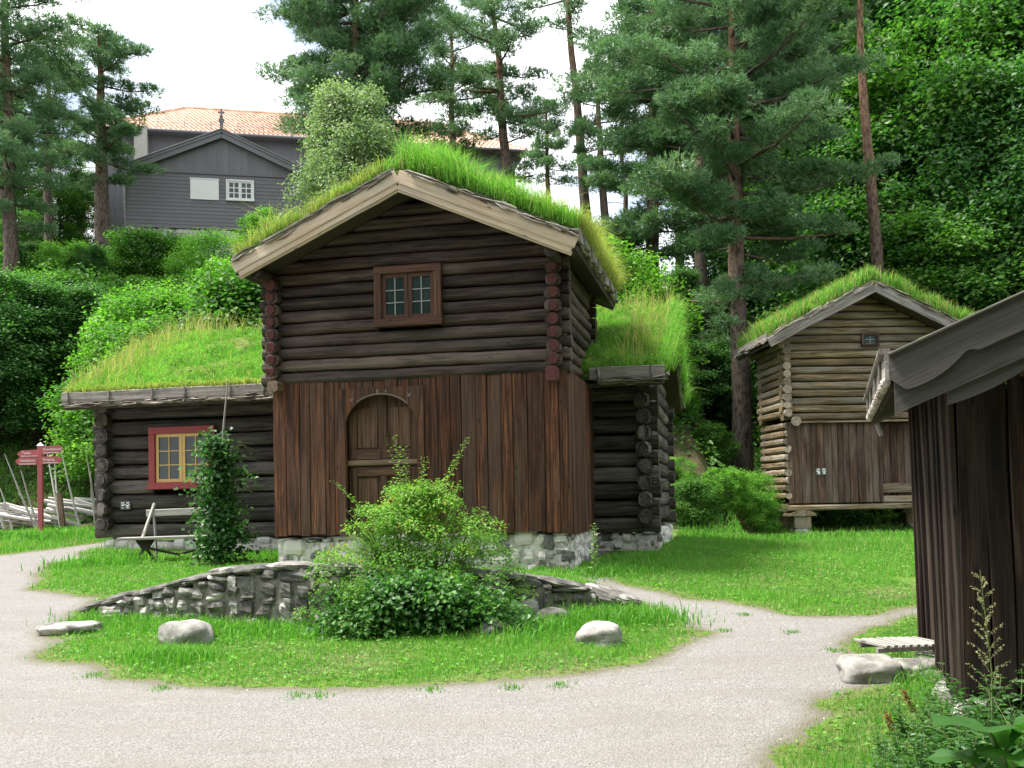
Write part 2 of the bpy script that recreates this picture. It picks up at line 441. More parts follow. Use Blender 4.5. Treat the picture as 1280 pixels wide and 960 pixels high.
M_RUST = leafmat('dock_seed_rust', (.13, .04, .015), (.20, .06, .02), (.27, .09, .03), .2)
def barkmat(name, lo, hi, crack):
    b = NB(name); g = b.attr('grain', False); t = b.attr('tint')
    f = b.noise(b.mapv(g, (5, 16, 16)), 1, 6, .7, .4)
    c = b.mix(b.ramp(t, [(.32, 0.0), (.85, 1.0)]), lo, hi)
    c = b.mix(b.ramp(f, [(.38, 0.0), (.55, 1.0)]), crack, c)
    return b.done(b.prin(c, .9, b.bump(f, .9, .04), .15))
M_BARK = barkmat('pine_bark', (.145, .115, .095), (.26, .15, .09), (.035, .026, .020))
M_BARKG = barkmat('broadleaf_bark', (.075, .065, .052), (.10, .088, .07), (.025, .02, .016))
M_STEM = paint('green_stem', (.13, .17, .055), .3, .7)
M_BARKFR = wood('birch_bark_edge', (.16, .14, .12), (.36, .33, .29), (.60, .57, .52), (.12, .09, .065), 12, .8, .8, .8, (.55, 1.3))

# ------------------------------------------------------------------ foliage shapes
def leaves(P, D, N, Ln, Wd, tint, detail=0, fold=.25):
    """leaf faces at P along D with normal N; returns V, sizes, idx, tint"""
    n = len(P); D = D / (np.linalg.norm(D, axis=1)[:, None] + 1e-9)
    S = np.cross(D, N); S /= np.linalg.norm(S, axis=1)[:, None] + 1e-9
    U = np.cross(S, D)
    Ln = np.broadcast_to(Ln, (n,))[:, None]; Wd = np.broadcast_to(Wd, (n,))[:, None]
    if detail == 0:
        V = np.stack([P, P + D * Ln * .45 - S * Wd / 2 + U * Wd * fold, P + D * Ln, P + D * Ln * .45 + S * Wd / 2 + U * Wd * fold], 1)
        q = np.array([[0, 3, 2, 1]]); k = 4
    else:
        def pt(l, s_, u): return P + D * Ln * l + S * Wd * s_ + U * Wd * u
        V = np.stack([pt(0, 0, 0), pt(.3, 0, -.02), pt(.68, 0, -.04), pt(1, 0, -.22),
                      pt(.22, .42, fold * .6), pt(.62, .34, fold * .5), pt(.22, -.42, fold * .6), pt(.62, -.34, fold * .5)], 1)
        q = np.array([[0, 4, 1, 1], [4, 5, 2, 1], [5, 3, 2, 2], [0, 1, 6, 6], [1, 2, 7, 6], [2, 3, 7, 7]]); k = 8
    if detail == 0:
        ix = (np.arange(n)[:, None, None] * k + q[None]).ravel(); sz = np.full(n, 4)
    else:
        faces = [[0, 4, 1], [4, 5, 2, 1], [5, 3, 2], [0, 1, 6], [1, 2, 7, 6], [2, 3, 7]]
        fl = np.concatenate([np.array(f) for f in faces]); ix = (np.arange(n)[:, None] * k + fl[None]).ravel()
        sz = np.tile([len(f) for f in faces], n)
    return V.reshape(-1, 3), sz, ix, np.repeat(tint, k)

def unit(n, r=rng):
    v = r.normal(size=(n, 3)); return v / np.linalg.norm(v, axis=1)[:, None]

def leafcrown(clumps, per, size, r, up=.8, fold=.22, tvar=.22, asp=.75, jit=.12):
    """clumps: (x,y,z,rx,rz,tint)"""
    cl = np.asarray(clumps, float); cnt = np.maximum((per * cl[:, 3] ** 2 / np.mean(cl[:, 3] ** 2)).astype(int), 8)
    I = np.repeat(np.arange(len(cl)), cnt); n = len(I)
    u = unit(n, r); u[:, 2] = np.where(u[:, 2] < -.35, -u[:, 2], u[:, 2])
    rad = r.uniform(.45, 1.0, n) ** .6
    P = cl[I, :3] + u * rad[:, None] * np.column_stack([cl[I, 3], cl[I, 3], cl[I, 4]])
    P += r.normal(0, jit, (n, 3)) * cl[I, 3:4]
    N = u * .55 + np.array([0, 0, up]) + unit(n, r) * .65
    D = np.cross(N, unit(n, r)) + u * .5 + np.array([0, 0, -.35])
    s = size * r.uniform(.65, 1.3, n)
    t = np.clip(cl[I, 5] + r.normal(0, tvar, n), 0, .97)
    return leaves(P, D, N, s, s * asp, t, 0, fold)

def mesh_obj(name, data, mat, parent=None, kind=None):
    V, sz, ix, t = data
    me = make_mesh(name, V, sz, ix, t); me.materials.append(mat)
    o = bpy.data.objects.new(name, me); link(o, parent)
    if kind: o['kind'] = kind
    return o

def blades(P, H, W, lean, r, nrm=None, tint=None, seg2=True, wind=(0, 0)):
    n = len(P); az = r.uniform(0, 2 * math.pi, n); S = np.column_stack([np.cos(az), np.sin(az), np.zeros(n)])
    la = r.uniform(0, 2 * math.pi, n); lm = np.abs(r.normal(0, lean, n))
    Lv = np.column_stack([np.cos(la) * lm + wind[0], np.sin(la) * lm + wind[1], np.zeros(n)])
    H = np.broadcast_to(H, (n,))[:, None]; W = np.broadcast_to(W, (n,))[:, None]
    Z = np.array([[0, 0, 1.0]])
    if tint is None: tint = np.clip(r.normal(.5, .2, n), 0, 1)
    m = P + Z * H * .6 + Lv * H * .35
    tip = P + Z * H * (1 - .25 * np.clip(np.linalg.norm(Lv, axis=1), 0, 2))[:, None] + Lv * H
    if seg2:
        V = np.stack([P - S * W / 2, P + S * W / 2, m + S * W * .38, m - S * W * .38, tip], 1)
        ix = (np.arange(n)[:, None] * 5 + np.array([0, 1, 2, 3, 3, 2, 4])[None]).ravel(); sz = np.tile([4, 3], n); k = 5
    else:
        V = np.stack([P - S * W / 2, P + S * W / 2, tip], 1)
        ix = np.arange(n * 3); sz = np.full(n, 3); k = 3
    return V.reshape(-1, 3), sz, ix, np.repeat(tint, k)

def cat(*ds):
    V = []; S = []; I = []; T = []; n = 0
    for d in ds:
        V.append(d[0]); S.append(d[1]); I.append(d[2] + n); T.append(d[3]); n += len(d[0])
    return np.concatenate(V), np.concatenate(S), np.concatenate(I), np.concatenate(T)

# ------------------------------------------------------------------ ground, gravel path, grass
def inpoly(X, Y, poly):
    c = np.zeros(X.shape, bool); n = len(poly)
    for i in range(n):
        x1, y1 = poly[i]; x2, y2 = poly[(i + 1) % n]
        hit = ((y1 > Y) != (y2 > Y)) & (X < (x2 - x1) * (Y - y1) / (y2 - y1 + 1e-12) + x1)
        c ^= hit
    return c

def gp(L): return [tuple(onground(x, y)[:2]) for x, y in L]
ISLAND = gp([(92, 768), (62, 790), (60, 812), (90, 830), (150, 845), (215, 853), (300, 858), (370, 862), (450, 861), (560, 856), (650, 850), (740, 838), (800, 825), (860, 806), (872, 792), (850, 778)]) \
    + gp([(760, 737), (690, 716), (640, 708), (600, 704)]) + [(-1.2, 16.2), (-3.3, 17.5)] + [(-8.0, 19.4), (-8.3, 19.2)] + gp([(122, 700), (70, 703), (48, 722), (45, 738), (95, 742), (120, 752)])
LAWN = gp([(640, 700), (690, 706), (735, 716), (800, 735), (850, 745), (920, 757), (1010, 771), (1070, 771), (1150, 757)]) + [(9, 11.4), (40, 12), (40, 28), (3, 28), (2.5, 20), (1.2, 15.6)]
BACKL = gp([(-300, 716), (0, 694), (60, 687), (118, 679)]) + [(-8.4, 20.5), (-3, 24), (3, 28), (-60, 28), (-60, 20)]
PATCH1 = gp([(1058, 806), (1075, 790), (1110, 780), (1150, 770)]) + [(5.2, 10.5), (4.2, 8.6)] + gp([(1158, 824), (1110, 826), (1075, 822)])
PATCH2 = gp([(962, 985), (985, 945), (1005, 905), (1040, 880), (1085, 863), (1150, 848), (1180, 838)]) + [(4.6, 8.2), (9, 7), (9, 0), (2.2, 0), (1.7, 3)]
NOTCH = gp([(20, 752), (60, 750), (110, 750), (128, 758), (80, 764), (20, 764)])
FAR_RIGHT = [(7.5, -3), (60, -3), (60, 12), (7.5, 12)]
FARL = [(-60, -3), (-13, -3), (-13.5, 9), (-60, 12)]
POLYS = [ISLAND, LAWN, BACKL, PATCH1, PATCH2, FAR_RIGHT, FARL]
def jit(X, Y, a=.13):
    P = np.column_stack([X.ravel(), Y.ravel(), np.zeros(X.size)])
    return (X + a * wave(P, .9, 11, 5).reshape(X.shape), Y + a * wave(P, .9, 12, 5).reshape(X.shape))
def grassmask(X, Y):
    a, b = jit(X, Y); m = np.zeros(X.shape, bool)
    for p in POLYS: m |= inpoly(a, b, p)
    m &= ~inpoly(a, b, NOTCH)
    m |= Y > 27.5
    return m

def sheet(name, xs, ys, mask, mat, dz=0.0, kind='structure', hole=None):
    XX, YY = np.meshgrid(xs, ys); Z = zg(XX, YY) + (dz(XX, YY) if callable(dz) else dz)
    V = np.column_stack([XX.ravel(), YY.ravel(), Z.ravel()])
    nx, ny = len(xs), len(ys); i = np.arange(ny - 1)[:, None] * nx; j = np.arange(nx - 1)[None]
    F = np.stack([i + j, i + j + 1, i + j + 1 + nx, i + j + nx], -1).reshape(-1, 4)
    cx = XX.ravel()[F].mean(1); cy = YY.ravel()[F].mean(1)
    F = F[mask(cx, cy)]
    used, inv = np.unique(F, return_inverse=True)
    tn = np.zeros(len(used))
    if 'gravel_path' in name:
        for rad_, wt in ((.10, .35), (.22, .3), (.42, .2)):
            for a_ in range(8): tn += wt / 4 * grassmask(V[used, 0] + rad_ * math.cos(a_ * .785), V[used, 1] + rad_ * math.sin(a_ * .785))
    me = make_mesh(name, V[used], np.full(len(F), 4), inv.ravel(), np.clip(tn, 0, 1), smooth=True); me.materials.append(mat)
    o = bpy.data.objects.new(name, me); link(o); o['kind'] = kind
    return o
nxs = np.arange(-15, 10.01, .06); nys = np.arange(3, 24.01, .06)
sheet('ground', nxs, nys, lambda x, y: grassmask(x, y), M_SOIL)
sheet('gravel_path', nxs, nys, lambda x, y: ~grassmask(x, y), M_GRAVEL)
inside = lambda x, y: (x > -14.7) & (x < 9.7) & (y > 3.3) & (y < 23.7)
low = lambda X, Y: np.where((X > -15) & (X < 10) & (Y > 3) & (Y < 24), -.06, 0)
bx_ = np.concatenate([np.arange(-120, -15, 1.5), np.arange(-15, 10.1, 1.0), np.arange(11.5, 122, 1.5)])
by_ = np.concatenate([np.arange(-60, 3, 1.5), np.arange(3, 24.1, 1.0), np.arange(25, 60, 1.0), np.arange(61, 160, 3)])
isgr = lambda x, y: ~grassmask(x, y) & (y < 20)
sheet('outer_ground', bx_, by_, lambda x, y: ~inside(x, y) & ~isgr(x, y), M_EARTH, low)
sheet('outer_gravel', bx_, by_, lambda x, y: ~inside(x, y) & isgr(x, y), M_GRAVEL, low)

def scatter(x0, x1, y0, y1, dens, r=rng):
    n = int((x1 - x0) * (y1 - y0) * dens)
    return r.uniform(x0, x1, n), r.uniform(y0, y1, n)
def house_free(X, Y):
    dx, dy = X - .845, Y - 14.6; a = R(12.3); lx = dx * math.cos(a) - dy * math.sin(a); ly = dx * math.sin(a) + dy * math.cos(a)
    ok = ~((lx > -4.7) & (lx < 0.02) & (ly > -.02) & (ly < 3)) & ~((lx > -9.6) & (lx < 1.05) & (ly > 2.6))
    dx, dy = X - 2.94, Y - 6.6; a = R(18); lx = dx * math.cos(a) - dy * math.sin(a); ly = dx * math.sin(a) + dy * math.cos(a)
    ok &= ~((lx > -.05) & (ly > -.05) & (ly < 3))
    return ok
def make_grass():
    ds = []
    for (x0, x1, y0, y1, dn, h, wd) in [(1.2, 4.5, 3.6, 7.0, 6500, .05, .006), (-6, 5, 7, 10.2, 5200, .042, .0075), (-6.5, 5, 10.2, 13.5, 3600, .045, .010),
                                        (-10, 9.5, 13.5, 18, 1900, .05, .013), (-15, 10, 18, 24, 900, .07, .02), (-16, 16, 24, 31, 420, .09, .03)]:
        X, Y = scatter(x0, x1, y0, y1, dn)
        sj = rng.normal(0, .05, (2, len(X))) * (rng.uniform(0, 1, len(X)) < .6) + rng.normal(0, .16, (2, len(X))) * (rng.uniform(0, 1, len(X)) < .10); k = grassmask(X + sj[0], Y + sj[1]) & house_free(X, Y) & ~((Y > 23.6) & (X > 3.6) & (X < 7.0)) & (np.abs(X) < Y * .58 + .6); X, Y = X[k], Y[k]
        P3 = np.column_stack([X, Y, 0 * X])
        pn = wave(P3, .35, 5, 4); pn2 = wave(P3, 1.7, 6, 3)
        ed = np.zeros(len(X)); q_ = .22
        for ox, oy in ((q_, 0), (-q_, 0), (0, q_), (0, -q_)): ed += ~grassmask(X + ox, Y + oy)
        ed = np.clip(ed / 2, 0, 1)
        k = rng.uniform(0, 1, len(X)) < np.clip(.85 + .5 * pn2, .35, 1) * (1 - .55 * ed); X, Y, pn, pn2, ed = X[k], Y[k], pn[k], pn2[k], ed[k]
        n = len(X); H = h * rng.lognormal(0, .38, n) * (1 + .5 * pn) * (1 - .3 * ed)
        t = np.clip(.48 + .17 * pn + .10 * pn2 + rng.normal(0, .13, n), 0, .94); t = np.where(rng.uniform(0, 1, n) < .06 + .16 * np.clip(pn2 - .1, 0, 1) + .20 * ed, .99, t)
        ds.append(blades(np.column_stack([X, Y, zg(X, Y) - .004]), H, wd, .55, rng, tint=t, seg2=False))
    # clover and low broad leaves, longer tufts along walls and edges
    X, Y = scatter(-9, 8, 6, 19, 130); k = grassmask(X, Y) & house_free(X, Y); X, Y = X[k], Y[k]; n = len(X)
    P = np.column_stack([X, Y, zg(X, Y) + rng.uniform(.01, .045, n)]); N = np.array([0, 0, 1.]) + unit(n) * .5
    s = rng.uniform(.02, .05, n); ds.append(leaves(P, np.cross(N, unit(n)), N, s, s * .8, np.clip(rng.normal(.55, .2, n), 0, .93)))
    for q, wdt, num, hh in [([(110, 776), (200, 782), (300, 790), (390, 796)], .25, 2200, .11), ([(640, 800), (720, 780), (790, 772), (820, 778)], .24, 3400, .14),
                            ([(185, 822), (215, 828), (240, 826)], .14, 900, .13), ([(730, 720), (790, 712), (840, 700)], .3, 2200, .12), ([(1150, 838), (1178, 850), (1190, 880)], .16, 1600, .13),
                            ([(90, 712), (130, 700), (170, 706)], .25, 900, .18), ([(320, 694), (380, 700), (430, 706)], .25, 1500, .12),
                            ([(0, 672), (60, 672), (115, 664)], .4, 1200, .16), ([(850, 668), (900, 670), (980, 674), (1140, 672)], .6, 3200, .16), ([(612, 706), (660, 712), (715, 722)], .12, 900, .10)]:
        g = [onground(a, b) for a, b in q]; g = np.array(g); tt = rng.uniform(0, len(g) - 1.001, num); i = tt.astype(int); f = (tt - i)[:, None]
        P = g[i] * (1 - f) + g[i + 1] * f + np.column_stack([rng.normal(0, wdt, num), rng.normal(0, wdt, num), np.zeros(num)])
        k = house_free(P[:, 0], P[:, 1]); P = P[k]; P[:, 2] = zg(P[:, 0], P[:, 1]) - .005
        dist = P[:, 1].mean(); n = len(P)
        ds.append(blades(P, hh * rng.uniform(.4, 1.4, n), dist * .0011, .5, rng, tint=np.clip(rng.normal(.5, .2, n), 0, 1)))
    # stray tufts on the gravel edge
    for a, b in [(400, 871), (370, 870), (205, 862), (990, 792), (1045, 815), (640, 862), (120, 846), (905, 790), (700, 858), (540, 864), (930, 770)]:
        g = onground(a, b); n = 60; P = np.column_stack([g[0] + rng.normal(0, .05, n), g[1] + rng.normal(0, .05, n), np.zeros(n)]); P[:, 2] = zg(P[:, 0], P[:, 1])
        ds.append(blades(P, .03 * rng.uniform(.5, 1.5, n), .007, .6, rng))
    o = mesh_obj('grass', cat(*ds), M_GRASS, kind='stuff'); tag(o, 'short bright green grass of the lawns and the island in the gravel', 'grass')
make_grass()
# loose pebbles on the gravel
def pebbles():
    X, Y = scatter(-6, 4, 5, 12, 26); k = ~grassmask(X, Y); X, Y = X[k], Y[k]; mb = MB()
    V, F = sphere_grid(5, 3)
    for x, y in zip(X, Y):
        s = .004 + .006 * rng.random() ** 3
        mb.add(V * [s, s * rng.uniform(.7, 1.2), s * .6] + [x, y, float(zg(x, y)) + s * .2], F, rng.random())
    o = mb.build('pebbles', M_MORTAR, kind='stuff'); tag(o, 'small loose pebbles scattered on the pale gravel', 'gravel')
pebbles()

# ------------------------------------------------------------------ buildings: shared pieces
def logwall(mb, a, b, z0, pitch, n, depth, ext=(.2, .2), half=0.0, cut=None, hole=None, ends=None, endr=None, zoff=0.0, tv=None, shear=0):
    """logs from a to b (xy). cut(z)->(s0,s1) limits along the wall; hole=(s0,s1,z0,z1)."""
    a = np.array(a, float); b = np.array(b, float); L_ = np.linalg.norm(b - a); d = (b - a) / L_
    for k in range(n):
        z = z0 + (k + .5 + half) * pitch
        hz = pitch * .468 * rng.uniform(.96, 1.04); dj = rng.uniform(.88, 1.1)
        s0, s1 = -ext[0] + rng.uniform(-.02, .02), L_ + ext[1] + rng.uniform(-.02, .02)
        if cut:
            c = cut(z)
            if c is None: continue
            s0, s1 = max(s0, c[0]), min(s1, c[1])
            if s1 - s0 < .15: continue
        segs = [(s0, s1)]
        if hole and hole[2] < z < hole[3]: segs = [(s0, hole[0]), (hole[1], s1)]
        tn = rng.uniform(.1, .9) if tv is None else tv(k)
        for (q0, q1) in segs:
            m = max(4, int((q1 - q0) / .22)); S = np.linspace(q0, q1, m)
            S = np.unique(np.concatenate([S, [max(q0, ext[0] * 0 + .0), max(q0, .14), min(q1, L_), min(q1, L_ - .14)]])); S = S[(S >= q0) & (S <= q1)]
            m = len(S); wz = np.cumsum(rng.normal(0, .0026, m)); wy = np.cumsum(rng.normal(0, .0035, m))
            P = np.column_stack([a[0] + d[0] * S, a[1] + d[1] * S, z + wz - wz.mean() + zoff])
            P[:, 0] += -d[1] * (wy - wy.mean()); P[:, 1] += d[0] * (wy - wy.mean())
            rr = hz * (1 + rng.normal(0, .02, m))
            if not cut:
                near = np.exp(-((S - .0) / .09) ** 2) + np.exp(-((S - L_) / .09) ** 2); rr = rr * (1 - .18 * near)
            mb.tube(P, rr, 12, tn, (depth * dj / hz, 1.0), expo=2.9)
            if cut and shear:
                V = mb.V[-1]; dd = np.array([d[0], d[1], 0])
                if s0 == c[0] and q0 == s0: V[:12] += dd * ((V[:12, 2] - z) * shear)[:, None]
                if s1 == c[1] and q1 == s1: V[-12:] -= dd * ((V[-12:, 2] - z) * shear)[:, None]

def fringe(mb, p0, p1, n, th=.016, drop=.05, spread=.04, nrm=(0, 0, 1)):
    p0 = np.array(p0, float); p1 = np.array(p1, float); d = p1 - p0; L_ = np.linalg.norm(d); d /= L_
    for k in range(n):
        s = rng.uniform(0, L_ - .1); l = min(rng.uniform(.15, .55), L_ - s)
        o = rng.normal(0, spread, 3) * [1, 1, .8]; o[2] -= abs(rng.normal(0, drop * .5))
        q = p0 + d * s + o; e = q + d * l + rng.normal(0, .018, 3)
        m = (q + e) / 2 + rng.normal(0, .012, 3)
        mb.tube([q, m, e], th * rng.uniform(.5, 1.5) * np.array([.6, 1, .6]), 5, rng.random(), (1.6, .6))

class Roof:
    """gable roof; ridge along v. F maps (u,v,z)->local xyz"""
    def __init__(s, F, hw, v0, v1, zap, slope): s.F = F; s.hw = hw; s.v0 = v0; s.v1 = v1; s.zap = zap; s.slope = slope
    def z(s, u): return s.zap - s.slope * np.abs(u)
    def P(s, u, v, z):
        return np.array(s.F(u, v, z), float)
    def deck(s, parent, mat=None, th=.07, drop=.12, inset=.03, seam=.2):
        mb = MB()
        for sg in (-1, 1):
            nb = int((s.v1 - s.v0) / seam)
            for k in range(nb):
                v = s.v0 + inset + (s.v1 - s.v0 - 2 * inset) * (k + .5) / nb; wd = (s.v1 - s.v0 - 2 * inset) / nb * .985
                a = s.P(sg * .0, v, s.zap - drop); b = s.P(sg * (s.hw - .02), v, s.z(s.hw) - drop)
                mb.beam(a, b, wd, th, ch=.004)
        return mb.build('roof_boards', mat or M_TAR, parent)
    def sod(s, parent, th=.13, hump=.03, nu=70, nv=70, over=.0, name='sod'):
        mb = MB(); seed = int(rng.integers(1e5))
        U = np.linspace(-s.hw - over, s.hw + over, nu); Vv = np.linspace(s.v0 + .03, s.v1 - .03, nv)
        UU, VV = np.meshgrid(U, Vv)
        e = np.minimum(ss((s.hw + over - np.abs(UU)) / .14), np.minimum(ss((VV - s.v0 - .03) / .12), ss((s.v1 - .03 - VV) / .12)))
        P3 = np.column_stack([UU.ravel(), VV.ravel(), 0 * UU.ravel()])
        rid = .06 * np.exp(-(UU / .35) ** 2) * -1
        Z = s.zap - s.slope * np.abs(UU) - .05 + rid * 0 + (th * (.35 + .65 * e)) + hump * wave(P3, .8, seed, 3).reshape(UU.shape) * e
        Z = np.minimum(Z, s.zap - .05 + th - .05)
        top = np.array(s.F(UU.ravel(), VV.ravel(), Z.ravel())).T
        n = nu * nv
        bot = np.array(s.F(UU.ravel(), VV.ravel(), (s.zap - s.slope * np.abs(UU) - .075).ravel())).T
        i = np.arange(nv - 1)[:, None] * nu; j = np.arange(nu - 1)[None]
        Ft = np.stack([i + j, i + j + 1, i + j + 1 + nu, i + j + nu], -1).reshape(-1, 4)
        F_ = [list(f) for f in Ft] + [list(f[::-1] + n) for f in Ft]
        for k in range(nu - 1):
            F_.append([k + 1, k, n + k, n + k + 1]); o = (nv - 1) * nu; F_.append([o + k, o + k + 1, n + o + k + 1, n + o + k])
        for k in range(nv - 1):
            a = k * nu; b = a + nu; F_.append([a, b, n + b, n + a]); a += nu - 1; b += nu - 1; F_.append([b, a, n + a, n + b])
        mb.add(np.concatenate([top, bot]), F_)
        s.sodth = th
        return mb.build(name, M_SOD, parent, smooth=True)
    def grass(s, parent, dens, h, w_, mat, dry=.06, lean=.35, edge=(1.0, 1.0), name='roof_grass', hfun=None, umin=None, umax=None, r=rng):
        u0, u1 = (-s.hw if umin is None else umin), (s.hw if umax is None else umax)
        n = int((u1 - u0) * (s.v1 - s.v0) * dens)
        u = r.uniform(u0, u1, n); v = r.uniform(s.v0 + .05, s.v1 - .03, n)
        P3 = np.column_stack([u, v, 0 * u]); pn = wave(P3, .5, 21, 3); p2 = wave(P3, 1.8, 22, 3)
        kk = r.uniform(0, 1, n) < np.clip(.8 + .5 * p2, .2, 1); u, v, pn, p2 = u[kk], v[kk], pn[kk], p2[kk]; n = len(u)
        z = s.zap - s.slope * np.abs(u) - .05 + s.sodth * .75; z = np.minimum(z, s.zap - .1 + s.sodth)
        P = np.array(s.F(u, v, z)).T
        H = h * r.lognormal(-.05, .42, n) * (1 + .4 * pn + .4 * p2)
        H = np.minimum(H, h * 1.9)
        if hfun is not None: H = H * hfun(u, v)
        t = np.clip(.5 + .18 * pn + .12 * p2 + r.normal(0, .16, n), 0, .93)
        t = np.where(r.uniform(0, 1, n) < dry, .995, t)
        return mesh_obj(name, blades(P, H, w_, lean, r, tint=t), mat, parent, 'stuff')

def verge_grass(parent, p0, p1, n, H, w_, wind, spread, mat, name, r=rng):
    p0 = np.array(p0, float); p1 = np.array(p1, float); t = r.uniform(0, 1, n)[:, None]
    P = p0 + (p1 - p0) * t + r.normal(0, 1, (n, 3)) * spread
    d = blades(P, H * np.minimum(r.lognormal(0, .4, n), 2), w_, .45, r, tint=np.clip(r.normal(.55, .25, n), 0, 1), wind=wind)
    V = d[0].reshape(-1, 5, 3); V[:, 4, 2] -= (V[:, 4, 2] - V[:, 0, 2]) * r.uniform(.2, 1.5, n) * min(1, np.hypot(*wind)); 
    return mesh_obj(name, (V.reshape(-1, 3), d[1], d[2], d[3]), mat, parent, 'stuff')
def roof_weeds(parent, RF_, n, size, h, mat, r=rng, umin=None, umax=None):
    u = r.uniform(-RF_.hw if umin is None else umin, RF_.hw if umax is None else umax, n); v = r.uniform(RF_.v0 + .1, RF_.v1 - .1, n)
    P = np.array(RF_.F(u, v, RF_.zap - RF_.slope * np.abs(u) - .05 + RF_.sodth * .8)).T; kk = 9
    Q = np.repeat(P, kk, 0) + r.normal(0, 1, (n * kk, 3)) * [.05, .05, 0]; Q[:, 2] += r.uniform(.02, h, n * kk)
    N = np.array([0, 0, 1.]) + unit(n * kk, r) * .8; s_ = size * r.uniform(.5, 1.4, n * kk)
    return mesh_obj('roof_weeds', leaves(Q, np.cross(N, unit(n * kk, r)), N, s_, s_ * .5, np.clip(r.normal(.5, .25, n * kk), 0, .93)), mat, parent, 'stuff')

def window(parent, c, w_, h, mats, cols=2, rows=3, fr=.1, depth=.08, leaves_=2, sash=.045, bar=.016, axis='y', panes=True):
    """window facing local -y, c = centre on the wall face. mats = (frame, sash, bars)"""
    x, y, z = c; mb = MB()
    yo = y - depth / 2
    mb.beam((x - w_ / 2, yo, z + h / 2 - fr / 2), (x + w_ / 2, yo, z + h / 2 - fr / 2), depth, fr)
    mb.beam((x - w_ / 2 - .012, yo - .012, z - h / 2 + fr / 2), (x + w_ / 2 + .012, yo - .012, z - h / 2 + fr / 2), depth + .03, fr)
    for sx in (-1, 1):
        X_ = x + sx * (w_ / 2 - fr / 2); mb.beam((X_, yo + .003, z - h / 2 + fr + .001), (X_, yo + .003, z + h / 2 - fr - .001), depth, fr, up=(1, 0, 0)) if False else \
            mb.beam((X_, yo + .003, z - h / 2 + fr + .001), (X_, yo + .003, z + h / 2 - fr - .001), fr, depth, up=(0, 1, 0))
    wf = mb.build('window', mats[0], parent)
    iw = (w_ - 2 * fr) / leaves_; ih = h - 2 * fr
    for k in range(leaves_):
        cx = x - w_ / 2 + fr + iw * (k + .5); sb = MB(); ys = y - depth * .35
        sw = iw - .006
        for sx in (-1, 1): sb.beam((cx + sx * (sw / 2 - sash / 2), ys, z - ih / 2), (cx + sx * (sw / 2 - sash / 2), ys, z + ih / 2), sash, .035, up=(0, 1, 0), ch=.003)
        for sz_ in (-1, 1): sb.beam((cx - sw / 2 + sash, ys, z + sz_ * (ih / 2 - sash / 2)), (cx + sw / 2 - sash, ys, z + sz_ * (ih / 2 - sash / 2)), .035, sash, ch=.003)
        so = sb.build('sash', mats[1], wf)
        bb = MB(); gw = sw - 2 * sash; gh = ih - 2 * sash
        for i in range(1, cols): bb.box((cx - gw / 2 + gw * i / cols, ys - .002, z), (bar, .02, gh))
        for i in range(1, rows): bb.box((cx, ys - .0035, z - gh / 2 + gh * i / rows), (gw, .02, bar * .9))
        bb.build('glazing_bars', mats[2], wf)
        gb = MB(); gb.box((cx, ys + .006, z), (gw, .006, gh)); gb.build('pane', M_GLASS, wf)
    return wf

def stonestrip(mb, mort, pts, z0f, z1f, th=.25, wr=(.16, .42), hr=(.09, .2), face=1, tmin=.1, tmax=.9, mor=True, proud=.0, expo=4.0, rough=.09):
    """rubble along polyline pts (xy); z0f, z1f give bottom/top at arc length s"""
    pts = [np.array(p, float) for p in pts]
    s = 0.0
    for a, b in zip(pts[:-1], pts[1:]):
        L_ = np.linalg.norm(b - a); d = (b - a) / L_; nv = np.array([d[1], -d[0]]) * face; ang = math.atan2(d[1], d[0]); x = 0
        while x < L_ - .04:
            w_ = min(rng.uniform(*wr), L_ - x + .03); sm = s + x + w_ / 2; z0, z1 = z0f(sm), z1f(sm); z = z0 + rng.uniform(-.1, 0)
            while z < z1 - .03:
                h = min(rng.uniform(*hr), z1 - z + .01); split = w_ > .3 and rng.random() < .5
                parts_ = [(x, w_ * .5), (x + w_ * .5, w_ * .5)] if split else [(x, w_)]
                for (xa, wa) in parts_:
                    jx = rng.normal(0, .018); jz = rng.normal(0, .012); dp = th * rng.uniform(.9, 1.05)
                    c = a + d * (xa + wa / 2 + jx) - nv * (dp / 2 - rng.uniform(0, .020) - proud)
                    M = rotz(ang) @ np.array(Matrix.Rotation(rng.normal(0, .10), 3, 'Y'))
                    stone(mb, (c[0], c[1], z + h / 2 + jz), (wa * rng.uniform(.98, 1.14), dp, h * rng.uniform(1.0, 1.18)), M, rng.uniform(tmin, tmax), expo, rough, (12, 7))
                z += h
            x += w_
        if mor:
            m = max(1, int(L_ / .3))
            for k in range(m):
                sa = s + L_ * (k + .5) / m; z0, z1 = z0f(sa) - .2, z1f(sa) - .05
                c = a + d * L_ * (k + .5) / m - nv * (th * .45 + .024 - proud)
                mort.box((c[0], c[1], (z0 + z1) / 2), (L_ / m + .02, th * .9, z1 - z0), rotz(ang))
        s += L_

def plaque(parent, c, w_, h, bars):
    mb = MB(); mb.box(c, (w_, .012, h)); p = mb.build('plaque', M_PLAQUE, parent)
    k = MB()
    for (x, z, ww, hh) in bars: k.box((c[0] + x * w_, c[1] - .008, c[2] + z * h), (ww * w_, .005, hh * h))
    k.build('plaque_mark', M_WHITE, p)
BARS = [(-.24, .30, .30, .14), (.25, .30, .26, .16), (-.27, .02, .22, .18), (-.05, .08, .24, .10), (.22, -.06, .24, .22), (.38, .06, .10, .12), (-.26, -.30, .16, .10), (.24, -.30, .28, .10)]
BARS2 = [(-.25, .30, .26, .14), (.25, .30, .28, .16), (-.27, .03, .28, .20), (-.20, -.20, .18, .30), (.26, .05, .34, .12), (.27, -.20, .20, .22)]

